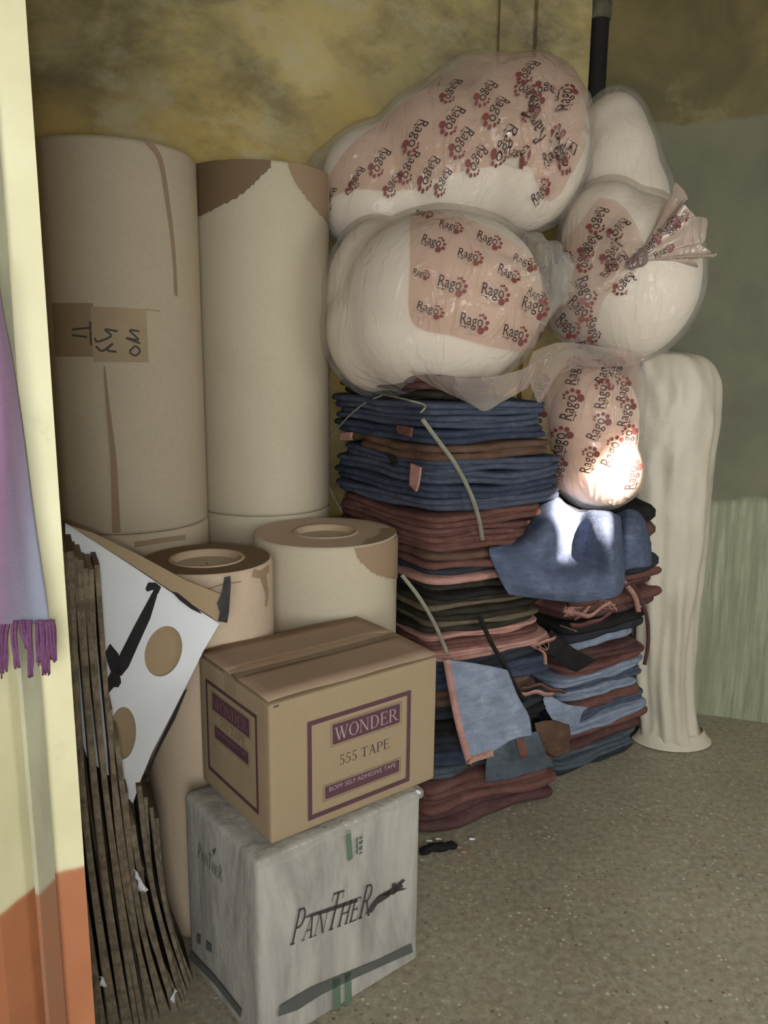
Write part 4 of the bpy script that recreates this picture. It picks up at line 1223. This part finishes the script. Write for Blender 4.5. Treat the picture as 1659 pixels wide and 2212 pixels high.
def logos(bvh, org, U, V, N, spots, parent, off=.0035, fine=True):
    """logos printed on a film: spots = (u, v, rotation, width, squash)"""
    ink, red, fn = [], [], []
    for (x, y, rot, s, sq) in spots:
        for src, dst in ((RG[0], ink), (RG[1], red), (RG[2], fn)):
            m2 = place2(src, x, y, s, s * sq, rot)
            dst.append(keep(project(bvh, org, U, V, N, m2[0], off), m2[1], .12))
    V, Fc, mi = [], [], []
    for k, l in enumerate((ink, red, fn if fine else [])):
        m3 = merge(*l)
        Fc += [tuple(i + len(V) for i in f) for f in m3[1]]
        mi += [k] * len(m3[1])
        V += m3[0]
    o = link('logo_print', V, Fc, [M['blackprint'], M['dotred'], M['faint']], parent)
    o.data.polygons.foreach_set('material_index', mi)
def panel(bvh, org, U, V, N, outline, parent, mat, name='printed_panel', off=.002, step=.018):
    P = cr(np.asarray(list(outline) + [outline[0]]), np.linspace(0, len(outline), 6 * len(outline) + 1))[:-1]
    bm = bmesh.new()
    bm.faces.new([bm.verts.new((p[0], p[1], 0)) for p in P])
    for ax in (0, 1):
        for k in np.arange(P[:, ax].min() + step, P[:, ax].max(), step):
            co = [0, 0, 0]; co[ax] = k
            no = [0, 0, 0]; no[ax] = 1
            bmesh.ops.bisect_plane(bm, geom=bm.verts[:] + bm.edges[:] + bm.faces[:], plane_co=co, plane_no=no)
    bm.verts.index_update()
    G = [v.co[:2] for v in bm.verts]
    fc = [tuple(v.index for v in f.verts) for f in bm.faces]
    bm.free()
    return link(name, *keep(project(bvh, org, U, V, N, G, off), fc, .1), mat, parent)
def bag(label, ells, film_ells, base, fm=FOAM, flm=FILM, amp=.012, seed=0, knots=(), voxel=.016, group='plastic bags of white foam'):
    t = thing('plastic_bag', label, 'plastic bag', tuple(base), group)
    def lumps(p): return .010 * waves(p, 8, seed + 40) + .005 * waves(p, 14, seed + 41)
    v, n, f = blob(ells, voxel, 10)
    v = v + n * (lumps(v) + .003 * waves(v * [1, 1, .5], 30, seed + 42))[:, None]
    link('foam_filling', v, f, fm, t)
    skin = [(e[0], tuple(r + .017 for r in e[1])) for e in ells]
    v, n, f = blob(skin + film_ells, voxel, 10)
    v = v + n * (lumps(v) + amp * .6 * np.abs(waves(v * [1, 1, .6], 13, seed + 1, 4, True)) + amp * .2 * np.abs(waves(v, 30, seed + 2)))[:, None]
    for (k, rad, am) in knots:                                  # pleats gathered towards a knot
        d = v - np.asarray(k)
        dist = np.linalg.norm(d, axis=1)
        ang = np.arctan2(d[:, 2], d[:, 0])
        w = np.exp(-(dist / rad) ** 2)
        v = v + n * (am * w * (np.sin(9 * ang + 2 * np.sin(3 * ang + seed)) + .5 * np.sin(17 * ang)))[:, None]
    fo = link('film', v, f, flm, t)
    bvh = BVHTree.FromPolygons([tuple(p) for p in v], f)
    return t, fo, bvh
def frame_at(px, py, Y, tilt=0.0, lean=0.0):
    """a plane facing roughly towards the room's front at a bag: origin, U, V, N (into the bag)"""
    o = at(px, py, Y)
    N = np.array([math.sin(tilt), math.cos(tilt), -lean]); N /= np.linalg.norm(N)
    U = np.cross(N, EZ); U /= np.linalg.norm(U)
    V = np.cross(U, N)
    return o, U, V, N
def uv_of(fr_, px, py):
    o, U, V, N = fr_
    p = onplane(px, py, o, N) - o
    return p @ U, p @ V
def spots_px(fr_, lst):
    out = []
    for (px, py, ang, wpx, sq) in lst:
        a_, b_ = uv_of(fr_, px, py)
        c_, d_ = uv_of(fr_, px + wpx * math.cos(ang), py - wpx * math.sin(ang))
        out.append((a_, b_, math.atan2(d_ - b_, c_ - a_), math.hypot(c_ - a_, d_ - b_), sq))
    return out
def print_on(t, fo, bvh, fr_, poly_px, spots, mat=FILMP, holder=True):
    P = [uv_of(fr_, *p) for p in poly_px]
    pn = panel(bvh, *fr_, P, fo, mat)
    logos(bvh, *fr_, spots_px(fr_, spots), fo)
D = math.radians
# middle bag, the nearest, with the printed panel facing out
b2_, f2, v2 = bag('front plastic bag printed with logos, resting on the strapped cloth bundle', [(at(955, 652, 2.56), (.315, .30, .272)), (at(812, 640, 2.66), (.16, .2, .24)), (at(820, 715, 2.62), (.175, .23, .20)), (at(930, 715, 2.56), (.29, .28, .205))],
    [(at(1140, 610, 2.42), (.12, .12, .14)), (at(1185, 600, 2.42), (.07, .08, .09))], at(930, 850, 2.5),
    seed=3, knots=((at(1200, 590, 2.36), .20, .012),))
fr2 = frame_at(1000, 600, 2.2, .05, .05)
s2 = []
for (x, y, a_, w, sq) in ((946, 612, -12, 52, 1), (1042, 628, -10, 52, 1), (1138, 650, -14, 52, 1), (990, 545, -14, 46, .85), (1080, 575, -20, 46, .8), (1034, 500, -18, 48, .9), (950, 470, -16, 44, .8), (1118, 545, -22, 46, .8),
                          (995, 694, -8, 52, 1), (1094, 715, -8, 52, 1), (900, 660, -18, 50, .7), (910, 512, -18, 44, 1), (1188, 722, -14, 50, 1), (892, 585, -14, 30, .9), (896, 430, -20, 34, .8), (1150, 620, -24, 40, .8)):
    s2.append((x, y, D(a_), w, sq))
print_on(b2_, f2, v2, fr2, [(885, 425), (960, 430), (1085, 480), (1150, 530), (1190, 600), (1205, 680), (1190, 745), (1090, 745), (985, 722), (890, 690), (885, 560)], s2)
tipV, tipF = patch(g([[(880, 800, 2.27), (960, 812, 2.22), (1050, 815, 2.21), (1120, 800, 2.24), (1160, 780, 2.3)], [(930, 832, 2.27), (985, 842, 2.235), (1048, 850, 2.225), (1105, 835, 2.25), (1150, 812, 2.32)], [(985, 858, 2.26), (1015, 872, 2.245), (1047, 888, 2.24), (1085, 868, 2.26), (1140, 838, 2.34)]]), 40, 20)
tipV = tipV + np.array([0, -1, 0]) * (.006 * waves(tipV, 45, 6, 5, True))[:, None]
link('film_skirt', tipV, tipF, m_film('loose film', (205, 190, 180), .30, .5, 14, .2), b2_)
# top bag leaning on the back wall
b1_, f1, v1 = bag('topmost plastic bag printed with logos, leaning on the ochre wall', [(at(1125, 320, 2.86), (.23, .20, .28)), (at(960, 360, 2.86), (.26, .20, .25)), (at(820, 390, 2.87), (.2, .17, .18)), (at(830, 450, 2.86), (.22, .17, .16)), (at(1170, 260, 2.88), (.13, .16, .18))],
    [(at(1200, 300, 2.84), (.12, .18, .2)), (at(1040, 300, 2.87), (.25, .21, .27)), (at(735, 375, 2.89), (.12, .11, .105))], at(960, 520, 2.8),
    seed=13, knots=((at(1190, 290, 2.66), .22, .014),))
fr1 = frame_at(1000, 280, 2.6, 0, .5)
s1 = []
for (x, y, w) in ((830, 270, 46), (910, 235, 50), (990, 215, 50), (1085, 200, 52), (985, 160, 44), (1060, 170, 46), (1150, 130, 46), (895, 285, 44), (940, 300, 44), (858, 312, 40), (1010, 255, 48), (1045, 280, 44), (775, 300, 34), (1105, 255, 48), (970, 320, 34), (710, 318, 34), (760, 316, 24)):
    s1.append((x, y, D(180 + 56), w, .8))
s1 += [(1210, 190, D(176), 50, .9), (1185, 275, D(128), 52, 1), (1230, 230, D(80), 44, 1), (1160, 205, D(150), 40, 1), (1190, 310, D(20), 44, 1), (1238, 270, D(250), 40, 1), (1100, 290, D(-20), 44, 1), (1150, 250, D(70), 44, 1), (1180, 355, D(40), 30, 1), (1235, 300, D(120), 40, 1)]
print_on(b1_, f1, v1, fr1, [(660, 340), (730, 275), (890, 175), (1050, 105), (1190, 80), (1255, 130), (1285, 240), (1262, 300), (1215, 350), (1120, 300), (1000, 325), (850, 345), (740, 335)], s1)
# bag behind, against the corner
bag('plain plastic bag of foam standing highest in the corner by the pipe', [(at(1325, 320, 3.08), (.135, .12, .19)), (at(1332, 380, 3.06), (.15, .14, .24)), (at(1345, 450, 3.05), (.165, .15, .22))], [], at(1340, 520, 3.05), seed=21)
# right bag with a knotted neck
b3_, f3, v3 = bag('round plastic bag with knotted printed neck at right', [(at(1360, 600, 2.80), (.225, .22, .27)), (at(1310, 520, 2.82), (.15, .17, .19))], [(at(1250, 640, 2.72), (.10, .12, .16))], at(1360, 760, 2.8),
    seed=31, knots=((at(1385, 556, 2.56), .17, .016),))
fr3 = frame_at(1300, 590, 2.6, .15, .05)
s3 = [(1300, 440, D(250), 50, 1), (1285, 500, D(240), 48, 1), (1262, 530, D(262), 48, 1), (1350, 470, D(230), 44, 1), (1330, 520, D(240), 46, 1), (1345, 545, D(225), 40, 1), (1246, 605, D(292), 50, 1), (1228, 655, D(-40), 46, 1), (1270, 690, D(290), 40, 1), (1205, 690, D(-40), 44, 1), (1310, 600, D(60), 36, 1), (1200, 560, D(20), 34, 1), (1250, 735, D(-80), 40, 1), (1360, 590, D(230), 44, 1)]
print_on(b3_, f3, v3, fr3, [(1300, 415), (1340, 430), (1370, 480), (1390, 545), (1370, 590), (1310, 640), (1290, 700), (1255, 760), (1205, 740), (1190, 640), (1200, 540), (1250, 480)], s3, m_film('faint pink film', (232, 214, 204), .15, .6, 14, .12))
kn = at(1386, 556, 2.555)
neckV, neckF = [], []
NK, NR = 48, 9
axis = at(1492, 490, 2.60) - kn
axL = np.linalg.norm(axis); ax_ = axis / axL
s_1 = np.cross(ax_, [0, 1, 0]); s_1 /= np.linalg.norm(s_1); s_2 = np.cross(ax_, s_1)
for i in range(NR):
    u = i / (NR - 1)
    rad = .012 + .095 * u ** 1.1
    for k in range(NK):
        t = 2 * math.pi * k / NK
        w = 1 + .22 * u * math.sin(7 * t + 1) + .12 * math.sin(13 * t)
        neckV.append(kn + axis * (u * (1 + .14 * u * math.sin(5 * t))) + s_1 * rad * w * math.cos(t) + s_2 * rad * w * .45 * math.sin(t))
neckF = [(i * NK + k, i * NK + (k + 1) % NK, (i + 1) * NK + (k + 1) % NK, (i + 1) * NK + k) for i in range(NR - 1) for k in range(NK)]
nk = link('gathered_neck', neckV, neckF, m_film('neck film', (214, 192, 178), .42, .6, 16, .2), b3_)
bvn = BVHTree.FromPolygons([tuple(p) for p in neckV], neckF)
frn = frame_at(1440, 510, 2.5, .1, .05)
logos(bvn, *frn, spots_px(frn, [(1400, 545, D(48), 46, .8), (1440, 500, D(40), 40, .9), (1470, 470, D(20), 26, 1), (1425, 550, D(30), 40, .6), (1460, 500, D(55), 30, 1)]), nk, .002, False)
pv_, pf_ = blob([(kn + np.array([0, .01, 0]), (.026, .022, .03)), (kn + np.array([-.025, .02, -.02]), (.02, .02, .018))], .006, 4)[::2]
pv_ = pv_ + .006 * waves(pv_, 90, 4, 5, True)[:, None]
link('knot', pv_, pf_, m_film('knotted film', (140, 116, 110), .7, .6, 30, .25), b3_)
# hanging bag that catches the sun
b5_, f5, v5 = bag('sunlit plastic bag printed with logos, hanging on the draped denim', [(at(1282, 900, 2.68), (.150, .14, .17)), (at(1290, 1010, 2.66), (.142, .135, .13))], [(at(1230, 860, 2.72), (.13, .12, .17)), (at(1330, 860, 2.70), (.10, .12, .16))], at(1290, 1115, 2.6),
    fm=FOAM2, seed=43, amp=.006, knots=((at(1300, 765, 2.6), .12, .010),))
fr5 = frame_at(1280, 930, 2.5, .1, .0)
s5 = [(x, y, D(a_), w, .95) for (x, y, a_, w) in ((1252, 835, 78, 52), (1240, 912, 76, 56), (1222, 995, 82, 56), (1312, 832, 66, 50), (1310, 885, 80, 52), (1345, 820, 70, 40), (1290, 955, 64, 52), (1276, 1025, 76, 46), (1322, 1012, 66, 56), (1368, 982, 82, 50), (1376, 1062, 82, 52), (1358, 925, 74, 50), (1182, 860, 80, 40), (1166, 945, 74, 50), (1218, 1045, 84, 40), (1355, 870, 76, 44))]
print_on(b5_, f5, v5, fr5, [(1225, 770), (1385, 770), (1392, 900), (1390, 1090), (1200, 1060), (1195, 960), (1150, 950), (1155, 850), (1210, 830)], s5, m_film('warm printed film', (236, 212, 200), .16, .5, 12, .12))
# loose clear film bridging the bags
lv, lf = patch(g([[(1150, 760, 2.42), (1210, 740, 2.44), (1290, 748, 2.50), (1400, 765, 2.62)], [(1140, 810, 2.44), (1185, 800, 2.45), (1260, 775, 2.50), (1390, 778, 2.60)], [(1165, 880, 2.50), (1180, 850, 2.49), (1230, 800, 2.53), (1380, 790, 2.60)]]), 40, 20)
lv = lv + np.array([0, -1, .3]) * (.012 * waves(lv, 40, 16, 6, True))[:, None]
link('film_flap', lv, lf, m_film('loose bridging film', (224, 206, 196), .2, .6, 14, .15), b5_)

# tall white sack against the right wall
def loft(sections, k=72, pleat=.0, seed=0, n=40):
    S = cr(np.asarray(sections, float), np.linspace(0, len(sections) - 1, n))
    V = []
    for i in range(n):
        cx, cy, z, rx, ry, pl = S[i]
        for j in range(k):
            t = 2 * math.pi * j / k
            w = 1 + pl * (.55 * math.sin(5 * t + 1.2 * math.sin(i * .16) + seed) + .35 * math.sin(9 * t + .12 * i) + .25 * math.sin(15 * t - .1 * i))
            V.append((cx + rx * w * math.cos(t), cy + ry * w * math.sin(t), z))
    Fc = [(i * k + j, i * k + (j + 1) % k, (i + 1) * k + (j + 1) % k, (i + 1) * k + j) for i in range(n - 1) for j in range(k)]
    Fc += [tuple(range(k))[::-1], tuple((n - 1) * k + j for j in range(k))]
    return np.asarray(V), Fc
def secpx(xl, xr, y, Y, pl, ry):
    a_, b_ = at(xl, y, Y), at(xr, y, Y)
    return ((a_[0] + b_[0]) / 2, Y, a_[2], (b_[0] - a_[0]) / 2, ry, pl)
sack = thing('white_sack', 'tall creased white plastic sack standing against the right wall', 'sack', tuple(atz(1450, 1590, 0)))
secs = [secpx(1375, 1520, 1592, 2.99, .06, .10), secpx(1380, 1500, 1560, 3.0, .10, .11), secpx(1370, 1492, 1450, 3.02, .13, .11), secpx(1365, 1500, 1320, 3.03, .12, .12), secpx(1355, 1520, 1180, 3.04, .09, .13), secpx(1350, 1534, 1030, 3.05, .06, .14), secpx(1350, 1550, 900, 3.05, .04, .14), secpx(1352, 1548, 820, 3.05, .04, .13), secpx(1366, 1520, 772, 3.05, .05, .10), secpx(1395, 1450, 757, 3.04, .08, .04)]
v, f = loft(secs, 90, seed=2, n=60)
dv = v - v.mean(0)
v = v + np.stack([0 * v[:, 0], -1 + 0 * v[:, 0], 0 * v[:, 0]], 1) * (.030 * waves(np.stack([v[:, 0] + .35 * v[:, 2], v[:, 1], .25 * v[:, 2]], 1), 15, 8, 5, True) + .020 * waves(np.stack([v[:, 0] - .45 * v[:, 2], v[:, 1], .2 * v[:, 2]], 1), 13, 18, 4, True) + .006 * waves(v, 36, 9, 5, True))[:, None]
v[:, 2] = np.maximum(v[:, 2], .002)
sm = surf('white sack plastic', (186, 176, 158), .45, .06, 5, .35, 20, .01, .4)
link('sack_body', v, f, sm, sack)
foot = secs[0]
hv, hf = patch([[np.array([foot[0] + foot[3] * 1.02 * math.cos(t), foot[1] + foot[4] * math.sin(t), z]) + np.array([math.cos(t), math.sin(t), 0]) * o_ for t in np.linspace(math.pi, 2 * math.pi + .25, 14)] for z, o_ in ((.05, -.012), (.022, .004), (.004, .022))], 50, 8)
solid(link('hem', hv, hf, sm, sack), .003)

# ------------------------------------------------------------------ shawl hanging on the doorway wall
pn_ = np.array([math.sin(D(55)), -math.cos(D(55)), 0.0])
pq = np.array([PA[0], PA[1], 0]) + pn_ * .022
def onp(px, py, off=0.0): return onplane(px, py, pq + pn_ * off, pn_)
shawl = thing('shawl', 'purple and lavender fringed shawl hanging on the cream doorway wall', 'shawl', tuple(onp(40, 1470)))
rows = [(560, -10), (650, 1), (720, 14), (800, 29), (940, 50), (1050, 64), (1130, 75), (1230, 90), (1300, 101), (1348, 106)]
ctrl = [[onp(-60 + (x + 60) * s, y, .012 * math.sin(s * 7 + y * .004) * .5) for s in (0, .2, .4, .6, .8, 1)] for y, x in rows]
def m_shawl():
    t = NT('striped shawl')
    z = t.n('ShaderNodeSeparateXYZ'); t.put(z.inputs[0], t.co())
    k = t.mask(t.math('MULTIPLY_ADD', z.outputs[2], SK, t.math('ADD', z.outputs[0], SO)), .49, .51)
    pu = t.mix(t.noise(30, 4), lin((112, 82, 106)), lin((128, 96, 122)))
    bl_ = t.mix(t.noise(30, 4), lin((116, 116, 132)), lin((130, 130, 146)))
    t.color(t.mix(k, pu, bl_)); t.rough(.9); t.b.inputs['Sheen Weight'].default_value = .2
    t.bump(t.noise(160, 3), .3, .003)
    return t.m
sa, sb = onp(56, 930) - BASE[shawl.name], onp(32, 1330) - BASE[shawl.name]
SK = -(sb[0] - sa[0]) / (sb[2] - sa[2])
SO = .5 - (sa[0] + SK * sa[2])
MSH = m_shawl()
v, f = patch(ctrl, 30, 50)
solid(link('shawl_cloth', v, f, MSH, shawl), .003)
frm = m_cloth('purple fringe', (104, 68, 98), pale=(126, 90, 120))
for (x, w, l, sk) in ((-8, 16, 120, 2), (8, 14, 110, 0), (27, 9, 100, 10), (45, 8, 60, 14), (60, 9, 118, 6), (84, 13, 95, 4), (98, 13, 115, 2), (112, 12, 88, 2)):
    ms = []
    for j in range(11):
        xo = x + w * (j / 10 - .5) * 1.1 + random.uniform(-1, 1)
        pts = [onp(xo * .9 + 8, 1340, .002), onp(xo + sk * .3, 1340 + l * .3, .004 + .003 * math.sin(j)), onp(xo + sk * .7 + random.uniform(-1.5, 1.5), 1340 + l * .68, .006), onp(xo + sk + random.uniform(-3, 3), 1340 + l * random.uniform(.92, 1.06), .003)]
        ms.append(tube(pts, .0016, 12, 5, .6))
    tg_ = link('tassel', *merge(*ms), frm, shawl)
